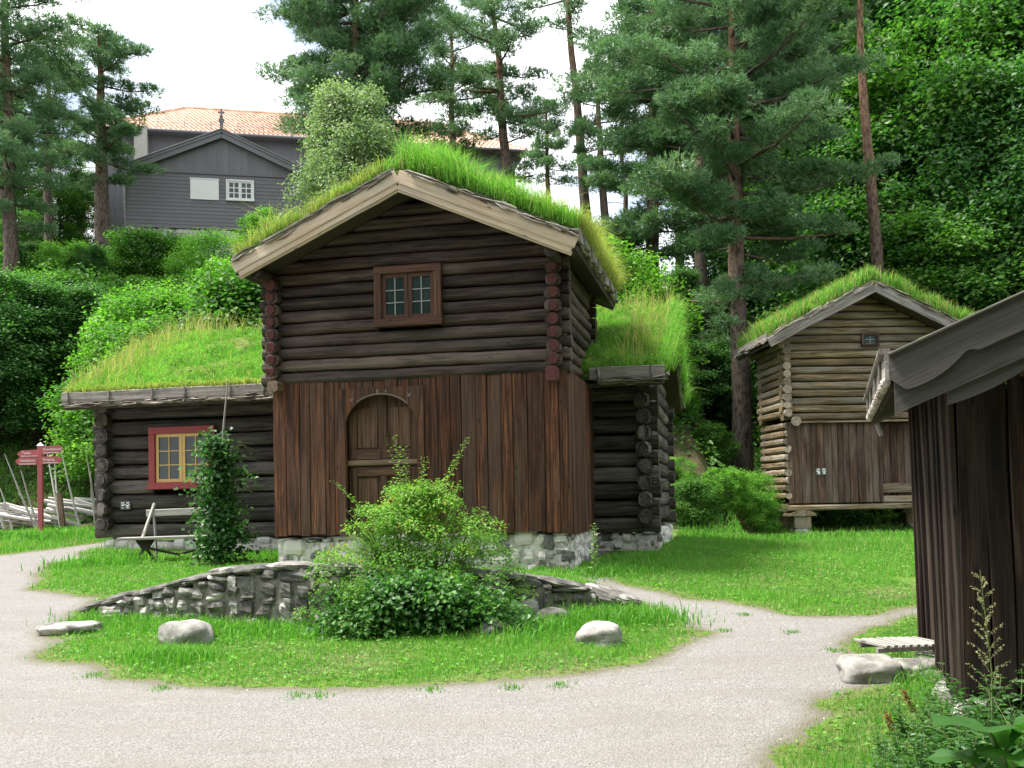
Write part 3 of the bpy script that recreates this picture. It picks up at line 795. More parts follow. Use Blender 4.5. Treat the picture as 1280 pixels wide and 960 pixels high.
# ------------------------------------------------------------------ the dark log house
def log_house():
    H = empty('log_house', (.845, 14.6, 0), R(-12.3), 'dark tarred log house with turf roofs, its boarded lower floor under an overhanging log storey', 'house')
    # --- tall front block, lower floor of upright boards
    XL, DP = -4.68, 2.7
    found = MB(); mort = MB()
    stonestrip(found, mort, [(XL + .02, .06), (-.03, .04)], lambda s: .25, lambda s: 1.03 - .05 * math.sin(s * 3), .3, (.22, .5), (.13, .26), 1, .05, .75)
    stonestrip(found, mort, [(-.03, .06), (.0, 2.7)], lambda s: .25, lambda s: 1.04, .3, (.22, .5), (.13, .26), 1, .3, .95)
    door = (-3.465, -2.319, 2.70, 3.18)
    pl = MB(); x = XL
    while x < -.02:
        w_ = rng.uniform(.155, .25); w_ = min(w_, -x)
        for edge in (door[0] - .10, door[1] + .10):
            if x < edge - 1e-6 < x + w_ + .05: w_ = edge - x
        if w_ < .03: break
        a, b = x, x + w_; y = rng.uniform(-.012, .012); zt = 3.45
        segs = [(1.06 + rng.uniform(-.03, .015), zt)]
        if (a + b) / 2 > door[0] - .09 and (a + b) / 2 < door[1] + .09: segs = [(3.26, zt)]
        for z0, z1 in segs: pl.beam(((a + b) / 2, y, z0), ((a + b) / 2 + rng.normal(0, .004), y, z1), w_ - .006, .045, up=(0, 1, 0), ch=.008)
        x = b
    y = .03
    while y < DP:
        w_ = rng.uniform(.11, .2); pl.beam((-.015 + rng.uniform(-.012, .012), y + w_ / 2, 1.0), (-.015, y + w_ / 2, 3.45), .045, w_ - .008, up=(0, 1, 0), ch=.008); y += w_
    y = .03
    while y < DP:
        w_ = rng.uniform(.13, .2); pl.beam((XL + .015, y + w_ / 2, 1.0), (XL + .015, y + w_ / 2, 3.45), .045, w_ - .008, up=(0, 1, 0), ch=.008); y += w_
    pl.build('board_wall', M_PLANK, H)
    inn = MB(); inn.box((XL / 2, 1.5, 2.2), (4.5, 2.5, 2.2)); inn.box((-2.34, 1.7, 4.2), (4.1, 2.9, 1.7))
    inn.box((-4.3, 5.2, 2.2), (10.2, 4.6, 2.3)); inn.build('inner_wall', M_DARK, H)  # black boxes added to block light, so gaps between logs stay dark
    # --- door
    dcx = (door[0] + door[1]) / 2; hw = (door[1] - door[0]) / 2
    df = MB()
    for sx in (-1, 1): df.beam((dcx + sx * (hw + .055), -.012, 1.04), (dcx + sx * (hw + .055), -.012, 3.30), .11, .10, up=(0, 1, 0), ch=.012)
    # spandrel with round arch
    th = np.linspace(0, math.pi, 25); ax = dcx - np.cos(th) * hw; az = 2.70 + np.sin(th) * .48
    n = len(th); X = np.concatenate([ax, ax]); Z = np.concatenate([az, np.full(n, 3.30)]); X[n] = dcx - hw - .13; X[2 * n - 1] = dcx + hw + .13; X[0] = ax[0]
    Xo = np.concatenate([ax, np.linspace(dcx - hw - .11, dcx + hw + .11, n)])
    fr = np.column_stack([Xo, np.full(2 * n, -.070), Z]); bk = fr + [0, .07, 0]; F_ = []
    for k in range(n - 1):
        F_.append([k, k + 1, n + k + 1, n + k]); F_.append([2 * n + k + 1, 2 * n + k, 3 * n + k, 3 * n + k + 1]); F_.append([k + 1, k, 2 * n + k, 2 * n + k + 1]); F_.append([n + k, n + k + 1, 3 * n + k + 1, 3 * n + k])
    F_.append([0, n, 3 * n, 2 * n]); F_.append([2 * n - 1, n - 1, 3 * n - 1, 4 * n - 1])
    A = np.concatenate([fr, bk]); df.add(A, F_, .35, A[:, [2, 0, 1]])
    for sx in (-1, 1): # slivers beside spandrel foot
        df.beam((dcx + sx * (hw + .055), -.02, 2.70), (dcx + sx * (hw + .055), -.02, 2.73), .11, .06, up=(0, 1, 0), ch=.003)
    do = df.build('door_frame', M_PLANK, H)
    st = MB(); a2 = np.linspace(.28 * math.pi, .76 * math.pi, 14)
    st.tube(np.column_stack([dcx - np.cos(a2) * (hw + .02), np.full(14, -.074), 2.70 + np.sin(a2) * (.48 + .02)]), .011, 6, .6)
    for (px_, pz_) in [(-.46, 3.12), (-.04, 3.23), (.09, 3.24), (.47, 3.16)]:
        for q in range(3):
            st.tube([(dcx + px_ + rng.normal(0, .012), -.069, pz_ - .02), (dcx + px_ + rng.normal(0, .015), -.069, pz_ + rng.uniform(.0, .05))], [.012, .006], 5, .6)
    st.build('carved_arch_edge', M_STRAP, do)
    dr = MB(); yb = .085
    dr.box((dcx, yb + .03, 2.13), (2 * hw + .02, .03, 2.2), tint=.4)
    lo = [(1.06, 2.09), (2.21, 3.18)]
    for (z0, z1) in lo:
        for sx in (-1, 0, 1): 
            wd = .13 if sx else .10
            X_ = dcx + sx * (hw - .07); zt = z1 if not (sx and z1 > 3) else 2.98
            dr.beam((X_, yb, z0), (X_, yb, zt), wd, .045, up=(0, 1, 0), ch=.008, tint=.45)
        dr.beam((dcx - hw + .14, yb - .003, z0 + .07), (dcx - .052, yb - .003, z0 + .07), .045, .15, tint=.6); dr.beam((dcx + .052, yb - .003, z0 + .07), (dcx + hw - .14, yb - .003, z0 + .07), .045, .15, tint=.6)
        if z1 < 3: dr.beam((dcx - hw + .14, yb - .002, z1 - .07), (dcx + hw - .14, yb - .002, z1 - .07), .05, .14, tint=.7)
        for sx in (-1, 1):
            c0 = dcx + sx * (hw * .5 - .02); dr.box((c0, yb + .008, (z0 + z1) / 2), (hw - .26, .022, (z1 - z0) - .36), tint=.75)
    dd = dr.build('door', M_DOOR, H)
    r_ = MB(); r_.beam((dcx - hw + .005, yb - .045, 2.155), (dcx + hw - .005, yb - .045, 2.155), .05, .085, ch=.015, tint=.6); r_.build('door_rail', M_RAIL, dd)
    # --- upper storey of logs
    ZB, PT = 3.40, .195; cy = .06; xl, xr = -4.62, -.17
    apx, hwid, zap, slope = -2.34, 2.64, 6.40, .4432
    up = MB()
    zline = lambda z: (zap - .215 - z) / slope
    def cut(z):
        e = zline(z)
        if e < .1: return None
        return (apx - e - xl, apx + e - xl)
    full = 8
    logwall(up, (xl, cy), (xr, cy), ZB, PT, full, .115, (.23, .22), 0, None, (-2.944 - xl + .03, -1.876 - xl - .03, 4.23, 5.12))
    logwall(up, (xl, cy), (xr, cy), ZB + full * PT, PT, 7, .115, (.23, .22), 0, cut, (-2.944 - xl + .03, -1.876 - xl - .03, 4.23, 5.10), shear=1 / slope)
    logwall(up, (xr, cy), (xr, 3.2), ZB, PT, 8, .115, (.23, .2), .5)
    logwall(up, (xl, cy), (xl, 3.2), ZB, PT, 8, .115, (.23, .2), .5)
    logwall(up, (xl, 3.2), (xr, 3.2), ZB, PT, 14, .115, (.2, .2), 0, lambda z: None if zline(z) < .1 else (max(-.2, apx - zline(z) - xl), min(xr - xl + .2, apx + zline(z) - xl)))
    up.build('log_wall', M_LOG, H)
    for X_ in (xl, xr):
        en = MB()
        for k in range(8):
            z = ZB + (k + 1.0) * PT; R_ = rng.uniform(.070, .088)
            if X_ == xl and k == 7: R_ = .1
            en.tube([(X_ + rng.normal(0, .008), -.19, z), (X_, -.222, z + .002), (X_, -.232, z)], [R_, R_ * .98, R_ * .8], 8, rng.random(), (1, 1.04))
        if X_ == xr: en.tube([(xr - .03, -.10, ZB - .03), (xr - .03, -.24, ZB - .03), (xr - .03, -.25, ZB - .03)], [.11, .105, .09], 8, .4, (.9, 1.1), expo=4)
        en.build('painted_log_ends', M_REDEND, H)
    bk_ = MB(); bk_.beam((xl + .04, -.25, ZB - .03), (xl + .04, .1, ZB - .03), .17, .17, ch=.03); bk_.build('bracket', M_RAIL, H)
    nails = MB()
    window(H, (-2.41, -.045, 4.675), 1.07, .93, (M_WINRED, M_WINRED, M_IRON), 2, 3, .115, .09, 2, .065, .014)
    # --- gable roof of the front block
    RF = Roof(lambda u, v, z: (apx + u, v, z), hwid, -.70, 3.9, zap, slope)
    RF.deck(H, M_TAR, .06, .16, .03)
    for sg in (-1, 1):
        bb = MB()
        for (dz_, hgt, y_, th_) in [(.095, .19, -.715, .035), (.235, .10, -.695, .035), (.285, .06, -.675, .03)]:
            a = (apx + sg * .003, y_, zap - dz_); b = (apx + sg * (hwid - (.02 if dz_ < .2 else .10)), y_, zap - slope * (hwid - (.02 if dz_ < .2 else .10)) - dz_)
            bb.beam(a, b, th_, hgt, ch=.01, tint=rng.uniform(.3, .7), n=8, wob=.0015)
        bb.build('barge_board', M_FASCIA, H)
    b2 = MB()
    for sg in (-1, 1): b2.beam((apx, 3.93, zap - .12), (apx + sg * hwid, 3.93, zap - .12 - slope * hwid), .035, .22)
    for zz in (): # purlin noses
        b2.tube([(zz, -.66, zap - .38 - slope * abs(zz - apx)), (zz, 0, zap - .38 - slope * abs(zz - apx))], .085, 9, .2)
    for X_ in (xl - .05, xr + .05): b2.tube([(X_, -.62, zap - .33 - slope * 2.25), (X_, 3.3, zap - .33 - slope * 2.25)], .09, 9, .2)
    b2.build('purlin', M_LOG, H)
    for sg in (-1, 1):
        ev = MB()
        ze = zap - slope * hwid
        ev.beam((apx + sg * (hwid + .0), -.66, ze + .03), (apx + sg * (hwid + .0), 3.86, ze + .03), .06, .20, ch=.012, tint=.4, n=6, wob=.003)
        for v in np.arange(-.4, 3.8, .8): ev.tube([(apx + sg * (hwid + .05), v, ze + .1), (apx + sg * (hwid + .06), v, ze - .06), (apx + sg * (hwid - .05), v, ze - .12)], .018, 6)
        ev.build('eave_board', M_GREY, H)
    RF.sod(H, .15, .03, 80, 60, -.02)
    fr_ = MB()
    for sg in (-1, 1):
        fringe(fr_, (apx + sg * .02, -.70, zap + .015), (apx + sg * (hwid - .02), -.70, zap - slope * hwid + .03), 130, .021, .03, .030)
        fringe(fr_, (apx + sg * (hwid + .03), -.68, zap - slope * hwid - .08), (apx + sg * (hwid + .03), 3.8, zap - slope * hwid - .08), 60, .018, .04, .02)
    fr_.build('bark_edge', M_BARKFR, H)
    rr = np.random.default_rng(3)
    RF.grass(H, 6500, .17, .011, M_ROOFG, .07, .42, name='roof_grass', hfun=lambda u, v: np.where(u > 0, 1.5, .95) * (1 + .5 * np.exp(-((u - .3) / 1.2) ** 2) * (u > 0)) * np.where(np.abs(u) > 2.2, .8, 1.0), r=rr)
    RF.grass(H, 700, .30, .010, M_ROOFY, .2, .6, name='dry_grass', hfun=lambda u, v: np.where(np.abs(u) > 1.9, 1.2, .45), r=rr)
    roof_weeds(H, RF, 650, .07, .22, M_HAZEL, rr)
    ze_ = zap - slope * hwid
    verge_grass(H, (apx + hwid - .02, -.6, ze_ + .12), (apx + hwid - .02, 3.8, ze_ + .12), 3200, .26, .010, (.6, -.1), (.06, .05, .03), M_ROOFY, 'eave_grass', rr)
    verge_grass(H, (apx + .2, -.62, zap + .06), (apx + hwid, -.62, ze_ + .12), 2600, .18, .010, (.1, -.25), (.03, .05, .03), M_ROOFG, 'verge_grass', rr)
    verge_grass(H, (apx - hwid, -.60, ze_ + .10), (apx - .2, -.60, zap + .06), 1500, .16, .009, (-.2, -.2), (.03, .06, .03), M_ROOFY, 'verge_grass', rr)
    # --- the long low house behind and beside it
    x0, x1, y0, y1, zb, P2 = -9.60, 1.03, 2.65, 7.65, .93, .283
    n2 = 9; w2 = (-8.48, -7.11, 1.86, 3.04); lg = MB(); c0 = .0
    logwall(lg, (x0 + .15, y0 + .1), (x1 - .15, y0 + .1), zb, P2, n2, .13, (.26, .24), 0, None, (w2[0] - (x0 + .15) + .03, w2[1] - (x0 + .15) - .03, w2[2] + .02, w2[3] - .02))
    for X_ in (x0 + .15, x1 - .15):
        logwall(lg, (X_, y0 + .1), (X_, y1 - .1), zb, P2, n2, .13, (.27, .25), .5)
    rz = 5.13
    for X_ in (x0 + .15, x1 - .15):
        logwall(lg, (X_, y0 + .1), (X_, y1 - .1), zb + n2 * P2, P2, 5, .13, (.2, .2), .5, lambda z: None if (rz - .25 - z) / .5 < .15 else (2.4 - (rz - .25 - z) / .5, 2.4 + (rz - .25 - z) / .5))
    logwall(lg, (x0 + .15, y1 - .1), (x1 - .15, y1 - .1), zb, P2, n2, .13, (.26, .24), 0)
    lg.build('low_log_wall', M_LOG2, H)
    for X_ in (x0 + .15, x1 - .15):
        le = MB()
        for k in range(n2 - 1):
            z = zb + (k + 1.0) * P2; R_ = rng.uniform(.125, .15)
            le.tube([(X_ + rng.normal(0, .015), y0 - .12, z), (X_ + rng.normal(0, .01), y0 - .185, z), (X_, y0 - .21, z)], [R_ * .9, R_, R_ * .85], 7, rng.random(), (.9, 1.0))
        le.build('log_ends', M_LOG2, H)
    zf = lambda s: .2; f2 = MB(); m0 = mort; m0.build('foundation_mortar', M_MORTAR, H); mort = MB()
    stonestrip(f2, mort, [(x0 + .05, y0 + .02), (XL, y0 + .02)], zf, lambda s: .92 + .03 * math.sin(s * 4), .35, (.25, .65), (.12, .3), 1, .4, 1.0)
    f2.build('foundation', M_LIMESTONE, H); f2 = MB(); mort.build('foundation_mortar', M_MORTAR, H); mort = MB()
    stonestrip(f2, mort, [(0, y0 + .1), (x1 + .05, y0 + .05)], zf, lambda s: .93, .35, (.25, .6), (.12, .26), 1, .0, .45)
    stonestrip(f2, mort, [(x1 + .05, y0 + .05), (x1 + .0, y1)], zf, lambda s: .93, .35, (.25, .6), (.12, .3), 1, .2, .7)
    for o_, m_ in ((found, M_LIMESTONE), (f2, M_LIMESTONE)): o_.build('foundation', m_, H, smooth=False)
    mort.build('foundation_mortar', M_MORTAR, H)
    RL = Roof(lambda u, v, z: (v, (y0 + y1) / 2 + u, z), 3.2, x0 - .30, x1 + .27, 5.13, .49)
    RL.deck(H, M_TAR, .06, .16, .03)
    for (xa, xb) in [(x0 - .28, XL - .03), (.0 + .06, x1 + .27)]:
        e2 = MB()
        e2.beam((xa, y0 - .72, 3.60), (xb, y0 - .72, 3.60), .07, .20, ch=.015, tint=.55, n=8, wob=.004)
        v = xa + .15
        while v < xb: e2.tube([(v, y0 - .78, 3.70), (v + .01, y0 - .79, 3.56), (v, y0 - .76, 3.44)], [.02, .024, .015], 6, .2); v += rng.uniform(.6, .95)
        e2.build('eave_board', M_GREY, H)
    e2 = MB(); e2.beam((x0 - .28, y1 + .72, 3.60), (x1 + .27, y1 + .72, 3.60), .07, .20)
    for xe in (x0 - .29, x1 + .20):
        for sg in (-1, 1): e2.beam((xe, 5.15, 5.03), (xe, 5.15 + sg * 3.15, 5.03 - .49 * 3.15), .04, .16, ch=.01, tint=.3)
    e2.build('verge_board', M_GREY, H)
    RL.sod(H, .16, .05, 60, 110, -.03, name='sod')
    f3 = MB()
    fringe(f3, (x0 - .36, y0 - .74, 3.47), (XL - .05, y0 - .74, 3.47), 190, .020, .03, .022); fringe(f3, (.1, y0 - .74, 3.47), (x1 + .3, y0 - .74, 3.47), 42, .020, .03, .022)
    for sg in (-1, 1):
        fringe(f3, (x1 + .27, 5.15, 5.12), (x1 + .27, 5.15 + sg * 3.2, 5.12 - .49 * 3.2), 50, .018, .06, .025)
        fringe(f3, (x0 - .3, 5.15, 5.12), (x0 - .3, 5.15 + sg * 3.2, 5.12 - .49 * 3.2), 50, .018, .06, .025)
    f3.build('bark_edge', M_BARKFR, H)
    RL.grass(H, 4600, .11, .014, M_ROOFG, .04, .55, name='roof_grass', umax=.9, r=rr)
    RL.grass(H, 260, .26, .010, M_ROOFY, .22, .5, name='dry_grass', hfun=lambda u, v: np.where((v < x0 + .7) | (np.abs(u) < .4) | (v > x1 - .5), 1.5, .55), umax=.6, r=rr)
    roof_weeds(H, RL, 900, .06, .14, M_HAZEL, rr, umax=.6)
    for sg in (-1, 1):
        verge_grass(H, (x1 + .24, 5.15, 5.14), (x1 + .24, 5.15 + sg * 3.15, 5.14 - .49 * 3.15), 3000, .24, .011, (.5, -.1), (.07, .06, .05), M_ROOFG, 'verge_grass', rr)
    verge_grass(H, (x0 - .26, 5.15, 5.12), (x0 - .26, 2.1, 5.12 - .49 * 3.05), 1500, .22, .012, (-.4, 0), (.05, .05, .03), M_ROOFY, 'verge_grass', rr)
    verge_grass(H, (x0 - .2, y0 - .66, 3.68), (XL, y0 - .66, 3.68), 4200, .11, .012, (0, -.3), (.04, .04, .02), M_ROOFY, 'eave_grass', rr)
    window(H, ((w2[0] + w2[1]) / 2, y0 - .035, (w2[2] + w2[3]) / 2), w2[1] - w2[0], w2[3] - w2[2], (M_RED, M_YEL, M_YEL), 2, 3, .13, .09, 2, .062, .020)
    plaque(H, (-9.02, y0 - .05, 1.57), .22, .16, BARS)
    return H
log_house()

# ------------------------------------------------------------------ the storehouse
def storehouse():
    H = empty('storehouse', (7.21, 26, 0), R(3.0), 'weathered tan log storehouse with a turf roof at the edge of the wood', 'storehouse')
    W, D = 4.40, 1.95; zap, slope, hw = 6.93, .50, 2.84
    PT = .205; zb = 3.42; lg = MB(); cx = W / 2
    zl = lambda z: (zap - .215 - z) / slope
    logwall(lg, (.1, .12), (W - .1, .12), zb, PT, 9, .12, (.2, .2), 0)
    logwall(lg, (.1, .12), (W - .1, .12), zb + 9 * PT, PT, 8, .12, (.2, .2), 0, lambda z: None if zl(z) < .12 else (max(-.2, cx - zl(z) - .1), min(W, cx + zl(z) - .1)), shear=1 / slope)
    for X_ in (-.0, W): logwall(lg, (X_, .12), (X_, D), zb, PT, 10, .12, (.24, .2), .5)
    logwall(lg, (.1, D), (W - .1, D), zb, PT, 16, .12, (.2, .2), 0, lambda z: None if zl(z) < .12 else (max(-.2, cx - zl(z) - .1), min(W, cx + zl(z) - .1)))
    for X_ in (.05, W - .05): logwall(lg, (X_, .25), (X_, D), 1.25, PT, 10, .11, (.14, .2), .5)
    logwall(lg, (.1, D), (W - .1, D), 1.25, PT, 10, .12, (.1, .1), 0)
    lg.build('log_wall', M_TAN, H)
    en = MB()
    for k in range(9):
        z = zb + (k + 1) * PT; R_ = rng.uniform(.085, .12)
        en.tube([(0, -.10, z), (rng.normal(0, .01), -.15, z)], [R_, R_], 9, rng.random())
    for k in range(10): en.tube([(.02 + rng.normal(0, .02), .07, 1.25 + (k + 1) * PT), (.02, .04, 1.25 + (k + 1) * PT)], rng.uniform(.08, .1), 8, rng.random())
    en.tube([(.20, -.12, 3.40), (.20, -.18, 3.40)], .13, 10, .7)
    en.build('log_ends', M_TANEND, H)
    pl = MB(); x = .02
    while x < 2.52:
        w_ = min(rng.uniform(.14, .24), 2.54 - x); pl.beam((x + w_ / 2, .05 + rng.uniform(-.012, .012), 1.26), (x + w_ / 2, .05, 3.36), w_ - .008, .04, up=(0, 1, 0), ch=.007); x += w_
    while x < W: w_ = .2; pl.beam((x + w_ / 2, .5, 1.3), (x + w_ / 2, .5, 3.4), w_ - .008, .04, up=(0, 1, 0)); x += w_
    pl.build('board_wall', M_STOREP, H)
    inn = MB(); inn.box((W / 2, 1.2, 2.4), (W - .4, 1.2, 2.2)); inn.box((W / 2, 1.05, 4.4), (W - .4, 1.5, 2.1)); inn.build('inner_wall', M_DARK, H)  # added black cores that keep light out of the wall gaps
    b = MB(); b.beam((.0, .02, 1.14), (W, .02, 1.14), .24, .14, ch=.03, tint=.9); b.beam((2.5, .2, 1.32), (W, .2, 1.32), .3, .18, ch=.03, tint=.95); b.beam((2.5, .3, 1.62), (W, .3, 1.62), .06, .25, tint=.6)
    b.beam((.1, -.03, 3.38), (W, -.03, 3.38), .14, .05, tint=.9); b.beam((0, D, 1.14), (W, D, 1.14), .24, .14)
    for X_ in (.1, W - .1): b.beam((X_, .14, 1.14), (X_, D, 1.14), .2, .2)
    b.build('sill_beam', M_TAN, H)
    # stub posts
    for X_ in (.33, W - .35):
        for Y_ in (.1, D - .2):
            p = MB(); p.beam((X_, Y_, .62), (X_, Y_, .92), .45, .34, up=(0, 1, 0), ch=.02, tint=.9)
            th = np.linspace(0, math.pi, 9); V0 = np.column_stack([X_ + .36 * np.cos(th), np.full(9, Y_ - .22), .93 + .15 * np.sin(th)]); V1 = V0 + [0, .6, 0]
            V = np.concatenate([V0, V1]); F_ = [list(range(8, -1, -1)), list(range(9, 18))] + [[k, k + 1, 10 + k, 9 + k] for k in range(8)] + [[8, 0, 9, 17]]
            p.add(V, F_, .9, V[:, [1, 0, 2]]); post = p.build('stub_post', M_TAN, H)
            q = MB(); stone(q, (X_, Y_, .45), (.44, .44, .44), None, .6); q.build('footing_stone', M_STONE, post)
    window(H, (2.28, -.01, 5.53), .46, .36, (M_LOG, M_LOG, M_IRON), 2, 2, .06, .06, 1, .03, .014)
    plaque(H, (.88, .02, 2.08), .30, .20, BARS2)
    RF = Roof(lambda u, v, z: (cx + u, v, z), hw, -.62, D + .3, zap, slope)
    RF.deck(H, M_TAR, .06, .16, .03)
    for sg in (-1, 1):
        bb = MB()
        bb.beam((cx + sg * .002, -.64, zap - .13), (cx + sg * (hw - .02), -.64, zap - .13 - slope * (hw - .02)), .05, .25, ch=.012, tint=.45, n=6, wob=.003)
        bb.beam((cx, D + .32, zap - .13), (cx + sg * hw, D + .32, zap - .13 - slope * hw), .05, .2)
        bb.beam((cx + sg * hw, -.6, zap - slope * hw + .02), (cx + sg * hw, D + .3, zap - slope * hw + .02), .06, .2, tint=.3)
        bb.build('barge_board', M_GREY, H)
    pu = MB()
    for u in (-2.4, 2.4): pu.tube([(cx + u, -.35, zap - .36 - slope * abs(u)), (cx + u, D + .25, zap - .36 - slope * abs(u))], .08, 8); pu.build('purlin', M_TAN, H); pu = MB()
    RF.sod(H, .22, .04, 70, 40, .02)
    fr_ = MB()
    for sg in (-1, 1):
        fringe(fr_, (cx, -.62, zap + .04), (cx + sg * hw, -.62, zap - slope * hw + .04), 90, .022, .05, .035)
        fringe(fr_, (cx + sg * (hw + .04), -.6, zap - slope * hw - .06), (cx + sg * (hw + .04), D + .3, zap - slope * hw - .06), 40, .022, .05, .03)
    fr_.build('bark_edge', M_BARKFR, H)
    RF.grass(H, 2100, .26, .022, M_ROOFG, .10, .4, name='roof_grass'); RF.grass(H, 300, .3, .02, M_ROOFY, .3, .6, name='dry_grass'); roof_weeds(H, RF, 350, .09, .18, M_HAZEL)
storehouse()

# ------------------------------------------------------------------ the barn at the right edge
def barn():
    H = empty('barn', (2.94, 6.6, 0), R(-18), 'dark board barn corner with carved grey barge boards close by the gravel', 'barn')
    W, D = 4.4, 2.8; pl = MB()
    x = 0.0
    while x < W:
        w_ = rng.uniform(.11, .22); top = 2.36 + min(x, W - x - .2) * .42
        pl.beam((x + w_ / 2, rng.uniform(-.015, .02), .22 + rng.uniform(-.02, .01)), (x + w_ / 2 + rng.normal(0, .006), 0, top), w_ - .01, .04, up=(0, 1, 0), ch=.006, n=3, wob=.003)
        if rng.random() < .5: pl.beam((x + w_, -.032, .23), (x + w_, -.032, top), .045, .03, up=(0, 1, 0), ch=.006)
        x += w_
    y = .0
    while y < D:
        w_ = rng.uniform(.13, .24); o = rng.uniform(-.03, .02)
        pl.beam((o, y + w_ / 2, .2), (o - .01 - .02, y + w_ / 2, 2.38), .04, w_ - .01, up=(0, 1, 0), ch=.006, n=3, wob=.004)
        if rng.random() < .4: pl.beam((o - .035, y + w_, .2), (o - .055, y + w_, 2.38), .03, rng.uniform(.04, .07), up=(0, 1, 0), ch=.005)
        y += w_
    x = 0
    while x < W: pl.beam((x + .12, D, .2), (x + .12, D, 2.2 + min(x, W - x) * .4), .23, .04, up=(0, 1, 0)); x += .24
    y = 0
    while y < D: pl.beam((W, y + .12, .2), (W, y + .12, 2.2), .04, .23, up=(0, 1, 0)); y += .24
    pl.build('board_wall', M_BARN, H)
    rd = MB(); rd.box((W / 2, D / 2, 1.2), (W - .1, D - .12, 2.0)); rd.build('inner_wall', M_DARK, H)  # black box added behind the boards to keep their gaps dark
    fo = MB(); mo = MB()
    for (cx_, cy_, sx, sy, sz_) in [(.12, -.02, .42, .34, .30), (.62, .05, .5, .4, .26), (1.25, .05, .6, .4, .3), (1.9, .05, .6, .4, .3), (2.6, .05, .7, .4, .3), (.02, .6, .3, .45, .28), (-.02, 1.25, .3, .5, .28), (0, 1.9, .35, .6, .3), (0, 2.5, .35, .5, .3), (-.12, 1.55, .22, .3, .30)]:
        stone(fo, (cx_, cy_, .07), (sx, sy, sz_), rotz(rng.normal(0, .15)), rng.uniform(.2, .8), 3.0, .12, (16, 10))
    fo.build('foundation', M_STONE, H)
    cx = W / 2; hw = cx + .42; slope = .425; zap = 2.40 + slope * hw + .0
    RF = Roof(lambda u, v, z: (cx + u, v, z), hw, -.50, D + .45, zap, slope)
    RF.deck(H, M_BARN, .05, .15, .05)
    RF.sod(H, .12, .02, 40, 40, -.06)
    RF.grass(H, 900, .08, .012, M_ROOFG, .1, .4, umin=.2)
    # carved barge boards, an upper and a lower one
    def carved(dz0, hgt, y_, th_, tipdrop, sg, inset):
        n = 240; u = np.linspace(0, hw - inset, n); top = zap - dz0 - slope * u
        s = (hw - inset - u)
        bot = top - hgt
        lobe = np.where(s < .40, .055 * np.sin(np.clip(s / .40, 0, 1) * math.pi) ** .8, 0) - np.where((s >= .40) & (s < .52), .028 * np.sin((s - .40) / .12 * math.pi), 0)
        bot = bot - lobe * tipdrop - np.where((s < .10) & (tipdrop > .9), -(.10 - s) * .8, 0)
        bot = np.minimum(bot, top - .02)
        A = np.concatenate([np.column_stack([cx + sg * u, np.full(n, y_), top]), np.column_stack([cx + sg * u, np.full(n, y_), bot]),
                            np.column_stack([cx + sg * u, np.full(n, y_ + th_), top]), np.column_stack([cx + sg * u, np.full(n, y_ + th_), bot])])
        F_ = []
        for k in range(n - 1): F_ += [[n + k, n + k + 1, k + 1, k], [2 * n + k, 2 * n + k + 1, 3 * n + k + 1, 3 * n + k], [k, k + 1, 2 * n + k + 1, 2 * n + k], [n + k + 1, n + k, 3 * n + k, 3 * n + k + 1]]
        F_ += [[n - 1, 2 * n - 1, 4 * n - 1, 3 * n - 1], [0, 2 * n, 3 * n, n]]
        G = np.column_stack([u, np.zeros(n), np.zeros(n)]); Gb = np.column_stack([u, top - bot, np.zeros(n)]); G = np.concatenate([G, Gb, G + [0, 0, th_], Gb + [0, 0, th_]]) + rng.uniform(0, 9, 3)
        return A, F_, G
    for sg in (-1, 1):
        bb = MB()
        for (dz0, hgt, y_, th_, td, ins) in [(-.03, .215, -.545, .03, 1.0, .0), (.15, .20, -.512, .03, .0, .03), (.33, .10, -.478, .035, .35, .34)]:
            A, F_, G = carved(dz0, hgt, y_, th_, td, sg, ins); bb.add(A, F_, rng.uniform(.4, .6), G)
        bb.beam((cx, -.53, zap + .035), (cx + sg * hw, -.53, zap + .035 - slope * hw), .09, .022, tint=.5)
        bb.build('barge_board', M_BARGE, H)
    rb = MB(); rb.beam((cx, -.40, zap - .40), (cx - (hw - .75), -.40, zap - .40 - slope * (hw - .75)), .05, .10, tint=.5); rb.build('rafter', M_WINRED, H)
    ze = zap - slope * hw
    for sg in (-1, 1):
        ev = MB()
        ev.beam((cx + sg * (hw + .0), -.47, ze - .03), (cx + sg * (hw + .0), D + .42, ze - .03), .04, .17, ch=.008, tint=.6)
        ev.beam((cx + sg * (hw + .02), -.44, ze + .075), (cx + sg * (hw + .02), D + .42, ze + .075), .075, .038, ch=.01, tint=.0)
        ev.beam((cx + sg * (hw + .03), D + .40, ze + .13), (cx + sg * (hw - .10), D + .40, ze - .28), .04, .12, up=(0, 1, 0), tint=.9)
        for v in (0, .9, 1.8, 2.7): ev.tube([(cx + sg * (hw + .032), v, ze + .05), (cx + sg * (hw + .032), v, ze - .12)], .011, 6, .0)
        ev.build('eave_board', M_GREY, H)
    for sg in (-1, 1):
        bk_ = MB()
        for k in range(14):
            v = -.45 + k * .245; bk_.tube([(cx + sg * (hw + .01), v, ze - .13), (cx + sg * (hw + .015), v + .12, ze - .12), (cx + sg * (hw + .01), v + .25, ze - .13)], [.026, .034, .026], 8, rng.uniform(.6, 1))
        bk_.build('bark_roll', M_BARKFR, H)
barn()

